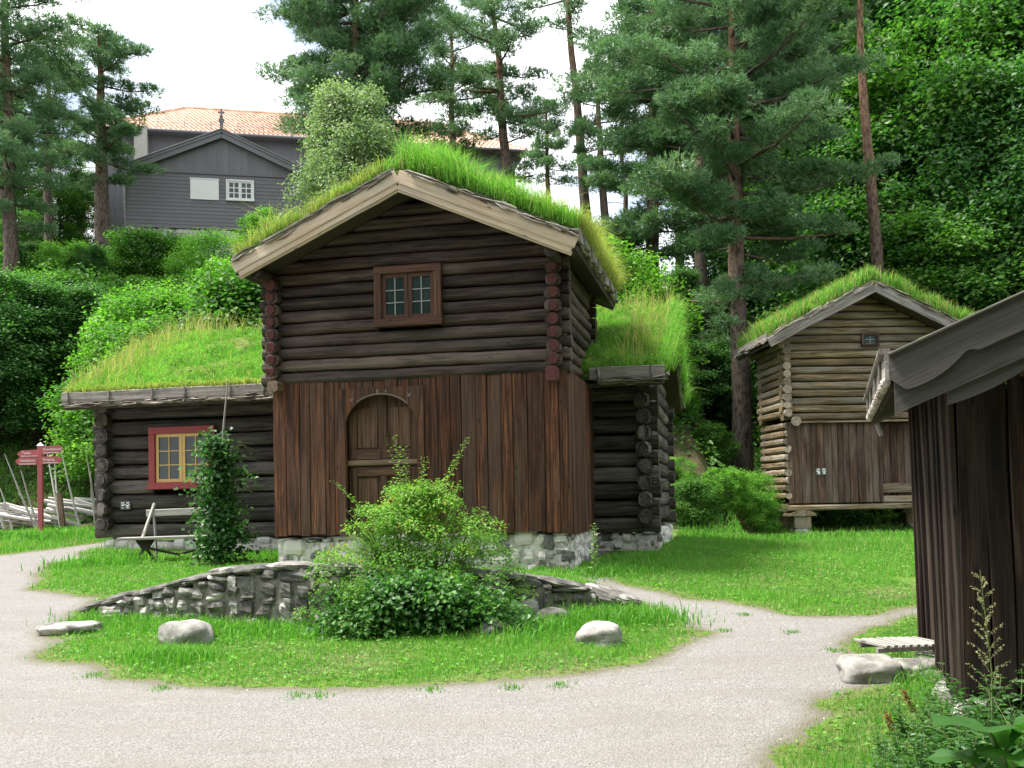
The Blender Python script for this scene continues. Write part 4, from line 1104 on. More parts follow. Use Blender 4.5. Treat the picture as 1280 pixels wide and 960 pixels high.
# ------------------------------------------------------------------ grey house on the hill
def grey_house():
    zb = 13.97; H = empty('grey_house', (-17.05, 44, zb), R(12.5), 'grey painted board house with red tiled hip roof up on the hill', 'house')
    W = 8.4; D = 5; h1 = 2.52
    sd_ = MB(); z = 0.0
    while z < h1 - .02: # lapped boards
        for (a, b, ax) in [((0, 0), (W, 0), 0)]:
            sd_.box((W / 2, -.01, z + .085), (W, .03, .172), np.array(Matrix.Rotation(-.10, 3, 'X')), rng.uniform(.3, .7))
        sd_.box((-.0, D / 2, z + .085), (.03, D, .172), None, rng.uniform(.3, .7)); sd_.box((W, D / 2, z + .085), (.03, D, .172), None, .5)
        z += .168
    sd_.box((W / 2, -.03, h1 + .03), (W + .1, .09, .07), None, .1)
    ap = h1 + 1.95; x = 0
    while x < W:
        t = ap - .44 * abs(x + .14 - W / 2) - .12
        if t > h1 + .05: sd_.box((x + .14, -.02, (h1 + t) / 2), (.265, .03, t - h1), None, rng.uniform(.2, .8)); sd_.box((x + .28, -.04, (h1 + t) / 2 - .03), (.05, .025, t - h1 - .06), None, .5)
        x += .28
    sd_.box((W / 2, D / 2, 1.25), (W - .1, D - .1, 2.5), None, .3)
    # rear upper body
    BW, BY, bh = 21, 6.0, 6.3
    sd_.box((BW / 2 - 1.7, BY + 4.5, bh / 2), (BW, 9, bh), None, .4)
    x = -1.7
    while x < BW - 1.7: sd_.box((x, BY - .02, bh / 2 + 1.2), (.05, .03, bh - 2.4), None, .5); x += .3
    sd_.build('wall', M_GHOUSE, H)
    rf = MB()
    for sg in (-1, 1):
        a = np.array([W / 2, 0, ap]); e = np.array([W / 2 + sg * (W / 2 + .3), 0, ap - .44 * (W / 2 + .3)])
        for (y_, hh, dz_, th_) in [(-.32, .16, .0, .05), (-.28, .24, -.19, .05)]: rf.beam(a + [0, y_, dz_], e + [0, y_, dz_], th_, hh, tint=.6)
        for k in range(22): rf.beam(a + [0, -.25 + k * .28, .07], e + [0, -.25 + k * .28, .07], .27, .05, tint=rng.uniform(.2, .8))
    rf.build('gable_roof', M_GHOUSE, H)
    fi = MB(); fi.box((W / 2, -.3, ap + .35), (.14, .05, .7)); fi.tube([(W / 2, -.34, ap + .45), (W / 2, -.26, ap + .45)], .13, 10); fi.box((W / 2, -.3, ap + .82), (.07, .05, .36)); fi.box((W / 2, -.302, ap + .83), (.28, .045, .08))
    fi.build('finial', M_GHOUSE, H)
    # tiled hip roof
    tl = MB(); ex0, ex1, ey0, ey1 = -2.3, BW - 1.2, BY - .6, BY + 9.6; ze, zr = bh + .1, bh + 3.2; hd = (ey1 - ey0) / 2; rid0, rid1 = ex0 + 4.0, ex1 - 4.0
    rows = 26
    for k in range(rows):
        f0, f1 = k / rows, (k + 1) / rows; 
        xa0, xb0 = ex0 + (rid0 - ex0) * f0, ex1 + (rid1 - ex1) * f0; xa1, xb1 = ex0 + (rid0 - ex0) * f1, ex1 + (rid1 - ex1) * f1
        cols = max(2, int((xb0 - xa0) / .24))
        for sgn, yy in ((1, ey0), (-1, ey1)):
            if sgn < 0: cols_ = 1
            else: cols_ = cols
            y0_, y1_ = yy + sgn * hd * f0, yy + sgn * hd * f1; z0_, z1_ = ze + (zr - ze) * f0, ze + (zr - ze) * f1
            for c in range(cols_):
                a0, a1 = c / cols_, (c + 1) / cols_; mA, mB = xa0 + (xb0 - xa0) * a0, xa0 + (xb0 - xa0) * a1; nA, nB = xa1 + (xb1 - xa1) * a0, xa1 + (xb1 - xa1) * a1
                mid0, mid1 = (mA + mB) / 2, (nA + nB) / 2; hb = .05
                V = [[mA, y0_, z0_ + .03], [mid0, y0_, z0_ + .03 + hb], [mB, y0_, z0_ + .03], [nA, y1_, z1_], [mid1, y1_, z1_ + hb], [nB, y1_, z1_]]
                tl.add(V, [[0, 1, 4, 3], [1, 2, 5, 4], [0, 2, 1]], rng.random())
        for sgn, xe, rx in ((1, ex0, rid0), (-1, ex1, rid1)):
            X0, X1 = xe + (rx - xe) * f0, xe + (rx - xe) * f1; Y0a, Y0b, Y1a, Y1b = ey0 + hd * f0, ey1 - hd * f0, ey0 + hd * f1, ey1 - hd * f1; z0_, z1_ = ze + (zr - ze) * f0 + .03, ze + (zr - ze) * f1
            tl.add([[X0, Y0a, z0_], [X0, Y0b, z0_], [X1, Y1b, z1_], [X1, Y1a, z1_]], [[0, 1, 2, 3]], rng.random())
    for (p, q) in [((ex0, ey0, ze), (rid0, ey0 + hd, zr)), ((rid0, ey0 + hd, zr), (rid1, ey0 + hd, zr)), ((ex1, ey0, ze), (rid1, ey0 + hd, zr))]:
        p, q = np.array(p) + [0, 0, .06], np.array(q) + [0, 0, .06]; m = int(np.linalg.norm(q - p) / .35)
        for k in range(m): tl.tube([p + (q - p) * k / m, p + (q - p) * (k + 1) / m], [.11, .09], 7, rng.random())
    tl.build('tiled_roof', M_TILE, H)
    so = MB(); so.box(((ex0 + ex1) / 2, (ey0 + ey1) / 2, ze - .06), (ex1 - ex0, ey1 - ey0, .12), None, .05)
    so.tube([(ex0, ey0 - .06, ze - .04), (ex1, ey0 - .06, ze - .04)], .08, 8, .1); so.build('eave', M_GHOUSE, H)
    sg_ = MB()
    for k in range(11): sg_.box((ex0 + 3 + k * 1.3, ey0 + .5, ze + .55), (.03, .03, .45))
    sg_.tube([(ex0 + 2.6, ey0 + .5, ze + .6), (ex0 + 17, ey0 + .5, ze + .6)], .02, 5); sg_.build('snow_guard', M_IRON, H)
    ch = MB(); ch.box((-.05 + .0, BY - .5, 5.5), (.62, .5, 2.0)); ch.build('chimney', M_CREAM, H)
    fo = MB(); mo = MB(); stonestrip(fo, mo, [(0, .02), (W, .02)], lambda s: -1.6, lambda s: -.02, .4, (.4, .9), (.2, .4), 1, .4, 1); stonestrip(fo, mo, [(0, D), (0, 0)], lambda s: -1.6, lambda s: -.02, .4, (.4, .9), (.2, .4), 1, .4, 1)
    fo.build('foundation', M_LIMESTONE, H); mo.build('foundation_mortar', M_MORTAR, H)
    dp = MB(); dp.tube([(-.3, -.35, h1 - .05), (-.12, -.1, h1 - .3), (.0, -.09, h1 - .5), (.0, -.09, -.4)], .05, 8); dp.build('drainpipe', M_ZINC, H)
    # left side in shade: stair panel and rail
    window(H, (4.98, -.05, 1.82), 1.24, .98, (M_WHITE, M_WHITE, M_WHITE), 2, 3, .075, .08, 2, .065, .045)
    wb = MB(); wb.box((3.42, -.06, 1.80), (1.24, .05, .92)); wb.box((3.42, -.07, 2.29), (1.30, .06, .05)); wb.build('white_shutter', M_WHITE, H)
grey_house()

# ------------------------------------------------------------------ retaining wall and stones
def walltop(X): return np.interp(X, [-5.25, -4.5, -3.2, -2.4, -2.1, -.2, .55, 1.1, 1.5], [.30, .52, .83, .885, .87, .74, .60, .46, .34])
def retaining_wall():
    H = empty('retaining_wall', (-2, 11, 0), 0, 'low curved rubble stone wall holding up the grass in front of the house', 'wall')
    WX = [-5.3, -4.9, -4.5, -4.0, -3.2, -2.6, -2.1, -1.2, -.2, .4, .9, 1.35]
    WY = [12.05, 11.8, 11.55, 11.35, 11.1, 10.9, 10.72, 10.75, 10.85, 11.12, 11.3, 11.25]
    pts = [(x + 2, y - 11) for x, y in zip(WX, WY)]
    ln = np.concatenate([[0], np.cumsum([math.dist(pts[i], pts[i + 1]) for i in range(len(pts) - 1)])])
    xs = lambda s: float(np.interp(s, ln, WX)); ys = lambda s: float(np.interp(s, ln, WY))
    st = MB(); mo = MB()
    stonestrip(st, mo, pts, lambda s: float(zg(xs(s), ys(s) - .35)) - .02, lambda s: float(walltop(xs(s))) - .02, .42, (.14, .46), (.07, .20), 1, .0, 1.0, True, .03, 4.6, .15)
    s = .1  # capping slabs
    while s < ln[-1] - .1:
        w_ = rng.uniform(.3, .65); x, y = xs(s + w_ / 2), ys(s + w_ / 2); x2, y2 = xs(s + w_ / 2 + .1), ys(s + w_ / 2 + .1); a = math.atan2(y2 - y, x2 - x)
        tz = float(walltop(x)); sl = math.atan2(float(walltop(x2) - walltop(x)), .1)
        stone(st, (x + 2, y - 11 + .2, tz - .01), (w_ * 1.08, rng.uniform(.42, .55), rng.uniform(.09, .14)), rotz(a) @ np.array(Matrix.Rotation(-sl, 3, 'Y')), rng.uniform(.15, .6), 3.4, .11, (16, 9))
        s += w_
    st.build('stones', M_STONE, H); mo.build('wall_mortar', M_MORTAR2, H)
retaining_wall()
def rock(name, px, py, w_, d, h, label, mat=M_BOULDER, rot=0, sink=.36, tint=.55, expo=2.9, cat_='boulder', rough=.17):
    g = onground(px, py); mb = MB(); stone(mb, (0, 0, h / 2 - h * sink), (w_, d, h), rotz(rot), tint, expo, rough, (36, 22))
    o = mb.build(name, mat, smooth=True); o.location = (g[0], g[1] + d / 2 * .8, float(zg(g[0], g[1] + d / 2 * .8))); return tag(o, label, cat_)
rock('boulder', 228, 808, .50, .42, .34, 'larger pale rounded boulder in the grass in front of the stone wall', rot=.2)
rock('boulder', 753, 810, .42, .36, .30, 'smaller pale boulder among tufts of grass near the gravel bend', rot=-.4)
rock('flat_stone', 78, 794, .62, .42, .13, 'flat grey slab lying at the left foot of the stone wall', M_STONE, .25, .2, .75, 3.4, 'stone', .08)
rock('flat_stone', 150, 772, .5, .3, .12, 'long low stone half buried beside the flat grey slab', M_STONE, .5, .3, .8, 3.2, 'stone', .1)
rock('boulder', 738, 762, .26, .26, .26, 'brownish rock at the right end of the stone wall', M_STONE, .1, .25, .35, 2.6, rough=.15)
rock('boulder', 692, 780, .34, .26, .2, 'dark rock at the foot of the wall right of the rose bush', M_STONE, .5, .3, .2, 2.6, rough=.15)
rock('boulder', 618, 795, .3, .25, .18, 'mossy rock half hidden under the rose bush', M_STONE, .5, .3, .3, 2.6, rough=.15)
rock('step_stone', 1097, 853, .44, .46, .2, 'pale stone step at the edge of the gravel below the barn', M_BOULDER, -.1, .25, .45, 5.5, 'step', .10)
rock('step_stone', 1152, 848, .60, .34, .16, 'brown edge stone carrying the slatted grate beside the barn', M_STONE, .12, .25, .6, 5.5, 'step', .10)

def grate():
    g = onground(1128, 834); H = empty('slatted_grate', (g[0] + .02, g[1] + .10, float(zg(g[0], g[1])) + .165), R(6), 'weathered slatted wooden grate resting on the step stones', 'grate')
    for k in range(9):
        mb = MB(); x = -.24 + k * .064; mb.beam((x + .045, -.20, .02), (x - .045, .20, .03 + rng.uniform(-.004, .004)), .036, .022, ch=.004); mb.build('slat', M_BENCH, H)
    mb = MB()
    for y in (-.15, .15): mb.beam((-.27, y, -.012), (.27, y, -.004), .04, .04)
    mb.build('bearer', M_GREY, H)
grate()

# ------------------------------------------------------------------ bench, signpost, fence, pole
def bench():
    g = onground(212, 702); H = empty('bench', (g[0], g[1], float(zg(g[0], g[1]))), R(-4), 'old silvery wooden bench with one back rail against the house', 'bench')
    mb = MB(); mb.beam((-.86, 0, .40), (.72, 0, .42), .30, .045, ch=.008, tint=.8); mb.build('seat', M_BENCH, H)
    mb = MB(); mb.beam((-.52, .26, .83), (.74, .26, .86), .03, .12, ch=.008, tint=.9); mb.build('backrest', M_BENCH, H)
    for x in (-.42, .58):
        mb = MB(); mb.beam((x - .07, .02, .40), (x + .03, .30, 1.0), .05, .04, tint=.8); mb.beam((x + .05, .34, 0), (x + .02, .29, .86), .04, .035, tint=.3); mb.build('back_post', M_BENCH, H)
        mb = MB(); V = np.array([[x - .18, -.02, .375], [x + .16, -.02, .375], [x + .03, -.02, .20], [x - .05, -.02, .20]]); V = np.concatenate([V, V + [0, .05, 0]])
        mb.add(V, [[0, 1, 2, 3][::-1], [4, 5, 6, 7], [0, 1, 5, 4], [1, 2, 6, 5], [2, 3, 7, 6], [3, 0, 4, 7]], .3)
        mb.beam((x - .02, 0, .25), (x - .13, -.1, -.02), .04, .04, tint=.2); mb.beam((x - .01, 0, .25), (x + .14, .12, -.02), .045, .04, tint=.2); mb.build('leg', M_LOG, H)
    mb = MB(); mb.beam((-.40, 0, .24), (.20, .04, .10), .03, .04, tint=.2); mb.beam((.56, 0, .22), (.15, .05, .11), .03, .04, tint=.2); mb.build('stretcher', M_LOG, H)
bench()
def text(parent, s, loc, size, rot, mat):
    c = bpy.data.curves.new('lettering', 'FONT'); c.body = s; c.size = size; c.extrude = .002; c.align_x = 'LEFT'; c.align_y = 'CENTER'
    t_ = bpy.data.objects.new('lettering', c); COL.objects.link(t_); bpy.context.view_layer.update()
    me = bpy.data.meshes.new_from_object(t_.evaluated_get(bpy.context.evaluated_depsgraph_get())); bpy.data.objects.remove(t_)
    me.materials.clear(); me.materials.append(mat); o = bpy.data.objects.new('lettering', me); link(o, parent); o.location = loc; o.rotation_euler = rot
def signpost():
    p = at(51, 672, 24); z0 = float(zg(p[0], 24)); H = empty('signpost', (p[0], 24, z0), R(6), 'dusty red wooden signpost with four pointed arms by the path', 'signpost')
    mb = MB(); mb.beam((0, 0, -.1), (0, 0, 2.12), .11, .11, up=(0, 1, 0), ch=.01); mb.build('post', M_SIGN, H)
    mb = MB(); V = [[-.07, -.07, 2.121], [.07, -.07, 2.121], [.07, .07, 2.121], [-.07, .07, 2.121], [0, 0, 2.21]]; mb.add(V, [[0, 3, 2, 1], [0, 1, 4], [1, 2, 4], [2, 3, 4], [3, 0, 4]]); mb.build('cap', M_WHITE, H)
    for (x0, x1, z, wd, txt, zr, y) in [(.05, .55, 2.00, .19, 'Setesdalstunet', .03, -.085), (.05, .53, 1.77, .18, 'Inngang', 0, -.085), (-.05, -.56, 1.95, .17, 'Tunet', -.02, .03), (-.05, -.56, 1.75, .18, 'Festplassen', 0, -.085)]:
        sg = 1 if x1 > 0 else -1; L_ = abs(x1 - x0); xs_ = [x0, x0 + sg * (L_ - .09), x0 + sg * L_, x0 + sg * (L_ - .09), x0]; zs = [z - wd / 2, z - wd / 2 + zr, z + zr, z + wd / 2 + zr, z + wd / 2]
        V = np.array([[a, y, b] for a, b in zip(xs_, zs)] + [[a, y + .03, b] for a, b in zip(xs_, zs)])
        F_ = [[0, 1, 2, 3, 4], [9, 8, 7, 6, 5]] + [[k, 5 + k, 5 + (k + 1) % 5, (k + 1) % 5] for k in range(5)]
        mb = MB(); mb.add(V, F_); a = mb.build('arm', M_SIGN, H)
        text(a, txt, (x0 + .04 if sg > 0 else x0 - L_ + .12, y - .004, z + .015 + zr * .5), .075 if len(txt) > 9 else .085, (R(90), 0, 0), M_WHITE)
        b2 = MB(); b2.box(((x0 + x1) / 2 - sg * .03, y - .002, z - wd * .36 + zr * .5), (L_ * .72, .003, .012)); b2.build('arm_line', M_WHITE, a)
signpost()
def fence():
    H = empty('rail_fence', at(62, 668, 27), 0, 'leaning silvery split rail fence with tall thin stakes behind the signpost', 'fence')
    o = np.array(H.location)
    for k in range(26):
        a = rng.uniform(-40, 60) if k % 3 else rng.uniform(60, 100); top = 622 + 26 * rng.random() + (0 if a > 50 else 5); Y = 27 + rng.uniform(-.25, .25)
        p, q = at(a, top, Y) - o, at(a + rng.uniform(60, 90), top + rng.uniform(4, 24), Y + .15) - o
        mb = MB(); mb.tube([p, (p + q) / 2 + rng.normal(0, .02, 3), q], [.055, .05, .038], 6, rng.random()); mb.build('rail', M_RAIL2, H)
    for (x0, y0, x1, y1) in [(5.5, 567, 47, 660), (26, 588, 50, 660), (0, 610, 15, 655), (57, 555, 76, 655), (68, 572, 75, 640), (77, 565, 99, 650), (105, 552, 119, 640), (113, 588, 120, 655), (-20, 580, 5, 655)]:
        Y = 26.7 + rng.uniform(-.1, .1); p, q = at(x0, y0, Y) - o, at(x1, y1 + 6, Y) - o
        mb = MB(); mb.tube([q, (p + q) / 2 + [rng.normal(0, .03), 0, 0], p], [.032, .026, .012], 6, rng.random()); mb.build('stake', M_RAIL2, H)
    p, q = at(74, 616, 26.6) - o, at(79, 662, 26.6) - o; mb = MB(); mb.beam(q, p, .13, .10, up=(0, 1, 0), tint=.5); mb.build('post', M_RAIL, H)
fence()

# ------------------------------------------------------------------ plants near the house
def hop():
    g = onground(276, 706); gz = float(zg(g[0], g[1])); H = empty('climbing_hop', (g[0], g[1], gz), 0, 'dark green climbing plant covering a tall pole in front of the red window', 'climbing plant')
    mb = MB(); mb.tube([(-.02, .05, -.1), (.0, .05, 1.5), (.06, .05, 2.3), (.13, .05, 3.02)], [.028, .024, .018, .009], 7, .5); mb.build('pole', M_GREY, H)
    cl = []; r = np.random.default_rng(5)
    for z in np.arange(.08, 2.0, .085):
        wd = np.interp(z, [0, .5, 1.2, 1.7, 2.0], [.40, .40, .30, .2, .06])
        for _ in range(4): a = r.uniform(0, 6.28); q = r.uniform(0, wd); cl.append((math.cos(a) * q + .02 - .04 * z, math.sin(a) * q * .7, z, r.uniform(.10, .18), .12, r.uniform(.15, .65)))
    for _ in range(9):
        z = r.uniform(.3, 1.6); a = r.uniform(0, 6.28); cl.append((math.cos(a) * .5, math.sin(a) * .3, z, .09, .07, .8))
    mesh_obj('leaves', leafcrown(cl, 38, .08, r, .4, .2, .25, .9, .6), M_HOP, H)
    sm = MB()
    for _ in range(14):
        z = r.uniform(.3, 1.9); s = 1 if r.random() < .6 else -1; p = np.array([s * .2, 0, z]); sm.tube([p, p + [s * .18, -.05, .08], p + [s * r.uniform(.3, .45), -.05, r.uniform(-.1, .08)]], [.005, .004, .002], 4)
    sm.build('vine', M_STEM, H)
hop()

def stemleaves(r, base, top, n, L_, W_, tint, mb, rad=.006, detail=1, spread=1.0, start=.15, droop=.2):
    base = np.array(base); top = np.array(top); mid = (base + top) / 2 + r.normal(0, .04, 3) * np.linalg.norm(top - base)
    t = np.linspace(0, 1, 9)[:, None]; P = (1 - t) ** 2 * base + 2 * t * (1 - t) * mid + t * t * top
    mb.tube(P, np.linspace(rad, rad * .35, 9), 5, .5)
    tt = np.linspace(start, 1, n); Q = np.array([np.interp(tt, t[:, 0], P[:, k]) for k in range(3)]).T
    az = np.cumsum(np.full(n, 2.4)) + r.uniform(0, 6); D = np.column_stack([np.cos(az), np.sin(az), np.full(n, .35) - droop]) + r.normal(0, .15, (n, 3))
    N = np.array([0, 0, 1.]) + r.normal(0, .25, (n, 3)) ; sc = (1.15 - .6 * tt) * r.uniform(.8, 1.2, n)
    return leaves(Q + D * .01 * spread, D, N, L_ * sc, W_ * sc, np.clip(tint + r.normal(0, .15, n), 0, .9), detail)

def rosebush():
    r = np.random.default_rng(8)
    gx, gy = at(525, 700, 11.0)[0], 11.0; gz = .72
    H = empty('rose_bush', (gx, gy, gz), 0, 'large bright green rose bush spilling over the wall before the arched door', 'bush')
    cl = []
    for _ in range(300):
        z = r.uniform(-.55, .98); wd = np.interp(z, [-.55, .2, .6, .85, 1.0], [1.18, 1.12, .80, .48, .26]); a = r.uniform(0, 6.28); q = wd * r.uniform(.2, 1.0)
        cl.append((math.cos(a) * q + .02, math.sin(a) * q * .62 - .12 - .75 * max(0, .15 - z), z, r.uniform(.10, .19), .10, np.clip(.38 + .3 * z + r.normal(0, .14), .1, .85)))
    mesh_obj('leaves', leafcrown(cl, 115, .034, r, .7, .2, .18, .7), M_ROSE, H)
    sm = MB(); ds = []
    for (px_, py_, px0, py0) in [(493, 545, 505, 640), (585, 548, 540, 640), (527, 572, 522, 640), (415, 602, 470, 650), (505, 560, 512, 640), (605, 640, 560, 680), (740, 655, 742, 720), (572, 570, 535, 640)]:
        a, b = at(px0, py0, 10.9) - [gx, gy, gz], at(px_, py_, 10.9) - [gx, gy, gz]
        ds.append(stemleaves(r, a, b, 26 if px_ != 415 else 9, .055, .03, .75, sm, .005, 0)); 
        for _ in range(2):
            j = stemleaves(r, a + (b - a) * .2, b + r.normal(0, .05, 3) * [1, .3, .2], 16, .045, .025, .8, sm, .003, 0); ds.append(j)
    for _ in range(40):
        a = r.uniform(0, 6.28); p = np.array([math.cos(a) * .3, math.sin(a) * .2, -.2]); q = np.array([math.cos(a) * .8, math.sin(a) * .5 - .1, r.uniform(0, .8)]); sm.tube([p, (p + q) / 2 + [0, 0, .2], q], [.012, .008, .004], 5)
    mesh_obj('shoot_leaves', cat(*ds), M_ROSE, H); sm.build('stems', M_STEM, H)
    # broad leaved growth hanging over the wall below it
    g2 = onground(530, 796); H2 = empty('broadleaf_undergrowth', (g2[0], g2[1], float(zg(g2[0], g2[1]))), 0, 'dark broad leaved bush covering the stone wall below the rose bush', 'bush')
    cl = []
    for _ in range(120):
        x = r.normal(-.06, .46); x = float(np.clip(x, -1.15, 1.15)); z = r.uniform(.02, .72 - .45 * abs(x)) * r.uniform(.6, 1.1); cl.append((x, .12 + r.normal(0, .1) + .35 * z * .3, z, r.uniform(.10, .17), .11, r.uniform(.1, .65)))
    a_ = leafcrown(cl, 60, .062, r, .35, .18, .22, .8, .4); mesh_obj('leaves', a_, M_UNDER, H2)
rosebush()

def weed(base, h, n, L_, W_, label, group=None, mat=M_NETTLE, stems=3, detail=1, tint=.45, name='weed', seed=0, spread=.12):
    r = np.random.default_rng(seed); H = empty(name, base, r.uniform(0, 6), label, 'weed', group); sm = MB(); ds = []
    for k in range(stems):
        o = np.array([r.normal(0, spread * .5), r.normal(0, spread * .5), -.02]); t = o + [r.normal(0, spread), r.normal(0, spread), h * r.uniform(.7, 1.05)]
        ds.append(stemleaves(r, o, t, n, L_, W_, tint, sm, .004 + h * .003, detail))
    mesh_obj('leaves', cat(*ds), mat, H); sm.build('stem', M_STEM, H)
    return H
def copy_tree(o, loc, rz=0, sc=1.0, label=None, group=None):
    c = o.copy(); COL.objects.link(c); c.location = tuple(float(v) for v in loc); c.rotation_euler = (0, 0, rz)
    c.scale = (sc, sc, sc) if not isinstance(sc, tuple) else sc
    if label: c['label'] = label
    if group: c['group'] = group
    for ch in list(o.children):
        d = ch.copy(); COL.objects.link(d); d.parent = c
        for gr in list(ch.children):
            e = gr.copy(); COL.objects.link(e); e.parent = d
    return c
def weeds():
    r = np.random.default_rng(77); lab = 'dark green leafy weed in the patch below the barn wall'; grp = 'weeds in the patch below the barn wall'
    protos = []
    spots = []
    for (px_, py_, s) in [(1150, 905, .8), (1180, 880, .7), (1195, 930, 1.0), (1225, 900, .9), (1165, 950, 1.0), (1262, 900, 1.15), (1240, 940, 1.1), (1275, 870, 1.1), (1120, 930, .6), (1250, 872, 1.0), (1135, 965, .8), (1210, 965, 1.1),
                          (1282, 940, 1.2), (1195, 905, .8), (1100, 960, .55), (1265, 965, 1.2), (1172, 925, .8), (1215, 885, .8), (1300, 900, 1.3), (1240, 970, 1.1), (1180, 975, .9), (1290, 980, 1.2)]:
        g = onground(px_, py_ + 22); spots.append((g, s))
    for i, (g, s) in enumerate(spots):
        if i < 4: o = weed((g[0], g[1], float(zg(g[0], g[1]))), .34, 22, .085, .045, lab, grp, seed=i + 20, stems=6); o.scale = (s, s, s); protos.append(o)
        else: copy_tree(protos[i % 4], (g[0], g[1], float(zg(g[0], g[1]))), r.uniform(0, 6), s)
    # tall grey seeding stalk and rusty dock heads
    g = onground(1232, 905); g = at(1238, 880, 5.6); base = (g[0], 5.6, float(zg(g[0], 5.6)))
    H = empty('seeding_stalk', base, 0, 'tall pale seeding stalk standing in front of the barn boards', 'weed'); sm = MB(); rr = np.random.default_rng(4); ds = []
    top = at(1225, 712, 5.6) - np.array(base); stemP = np.array([np.array([0, 0, 0]) * 1.0, top * .5 + [.03, 0, 0], top]); sm.tube(stemP, [.006, .004, .002], 5, .8)
    sd_ = []
    for k in range(26):
        f = .35 + .62 * k / 26; p = top * f + [.03 * (1 - f), 0, 0]; a = k * 2.4; l = .16 * (1.25 - f); q = p + np.array([math.cos(a) * l, math.sin(a) * l * .6, l * .8]); sm.tube([p, (p + q) / 2 + [0, 0, .015], q], [.002, .0015, .001], 4, .8)
        n = 16; t = rr.uniform(.25, 1, n)[:, None]; P = p + (q - p) * t; sd_.append(leaves(P, unit(n, rr) + [0, 0, .5], unit(n, rr), .016, .008, rr.uniform(.2, .9, n)))
    mesh_obj('seeds', cat(*sd_), M_STRAW, H); sm.build('stem', M_STEM, H)
    for (a, b, c, d, lb) in [(1128, 862, 1150, 905, 'rusty brown dock seed head leaning over the grass by the barn corner'), (1108, 893, 1122, 925, 'short rusty dock seed head lowest in the grass below the barn')]:
        g = onground(c, d); z0 = float(zg(g[0], g[1])); base = np.array([g[0], g[1], z0]); H = empty('dock_plant', base, 0, lb, 'weed'); top = at(a, b, g[1]) - base
        sm = MB(); sm.tube([(0, 0, 0), top * .5 + [.01, 0, 0], top], [.004, .003, .002], 5); n = 160; t = rr.uniform(.35, 1, n)[:, None]; P = top * t + rr.normal(0, .009, (n, 3)); mesh_obj('seeds', leaves(P, unit(n, rr), unit(n, rr), .014, .011, rr.uniform(0, 1, n)), M_RUST, H); sm.build('stem', M_STEM, H)
    # big lobed leaves in the corner
    H = empty('burdock', (2.0, 3.75, 0.0), 0, 'plant with very large smooth leaves in the bottom right corner', 'plant'); sm = MB(); V = []; mbl = MB()
    for (px_, py_, sz_, rot, tl) in [(1238, 915, .24, -2.6, .3), (1285, 905, .26, -.6, .5), (1262, 945, .22, -1.7, .2), (1215, 955, .14, 2.8, .1)]:
        c = at(px_, py_, 3.6) - np.array([2.0, 3.75, 0]); n = 26; th = np.linspace(-math.pi, math.pi, n, endpoint=False); rad = sz_ * (.62 + .38 * np.cos(th)) * (1 + .10 * np.abs(np.cos(th * 3.5))) 
        R3 = rotz(rot) @ np.array(Matrix.Rotation(-.35 - tl * .4, 3, 'Y')); E = np.column_stack([rad * np.cos(th), rad * np.sin(th) * .8, -.04 * np.cos(th * 2) - rad * .1 + .012 * np.sin(th * 7)]); M_ = E * .5 + [0, 0, .018]; ctr = np.array([[0.0, 0, .0]])
        A = np.concatenate([ctr, M_, E]) @ R3.T + c; F_ = [[0, 1 + k, 1 + (k + 1) % n] for k in range(n)] + [[1 + k, 1 + n + k, 1 + n + (k + 1) % n, 1 + (k + 1) % n] for k in range(n)]
        mbl.add(A, F_, .35 + .3 * tl); sm.tube([(0, 0, .02), c * [.5, .5, .6], c], [.008, .006, .004], 6)
    mbl.build('leaves', M_NETTLE, H, smooth=True); sm.build('stem', M_STEM, H)
weeds()

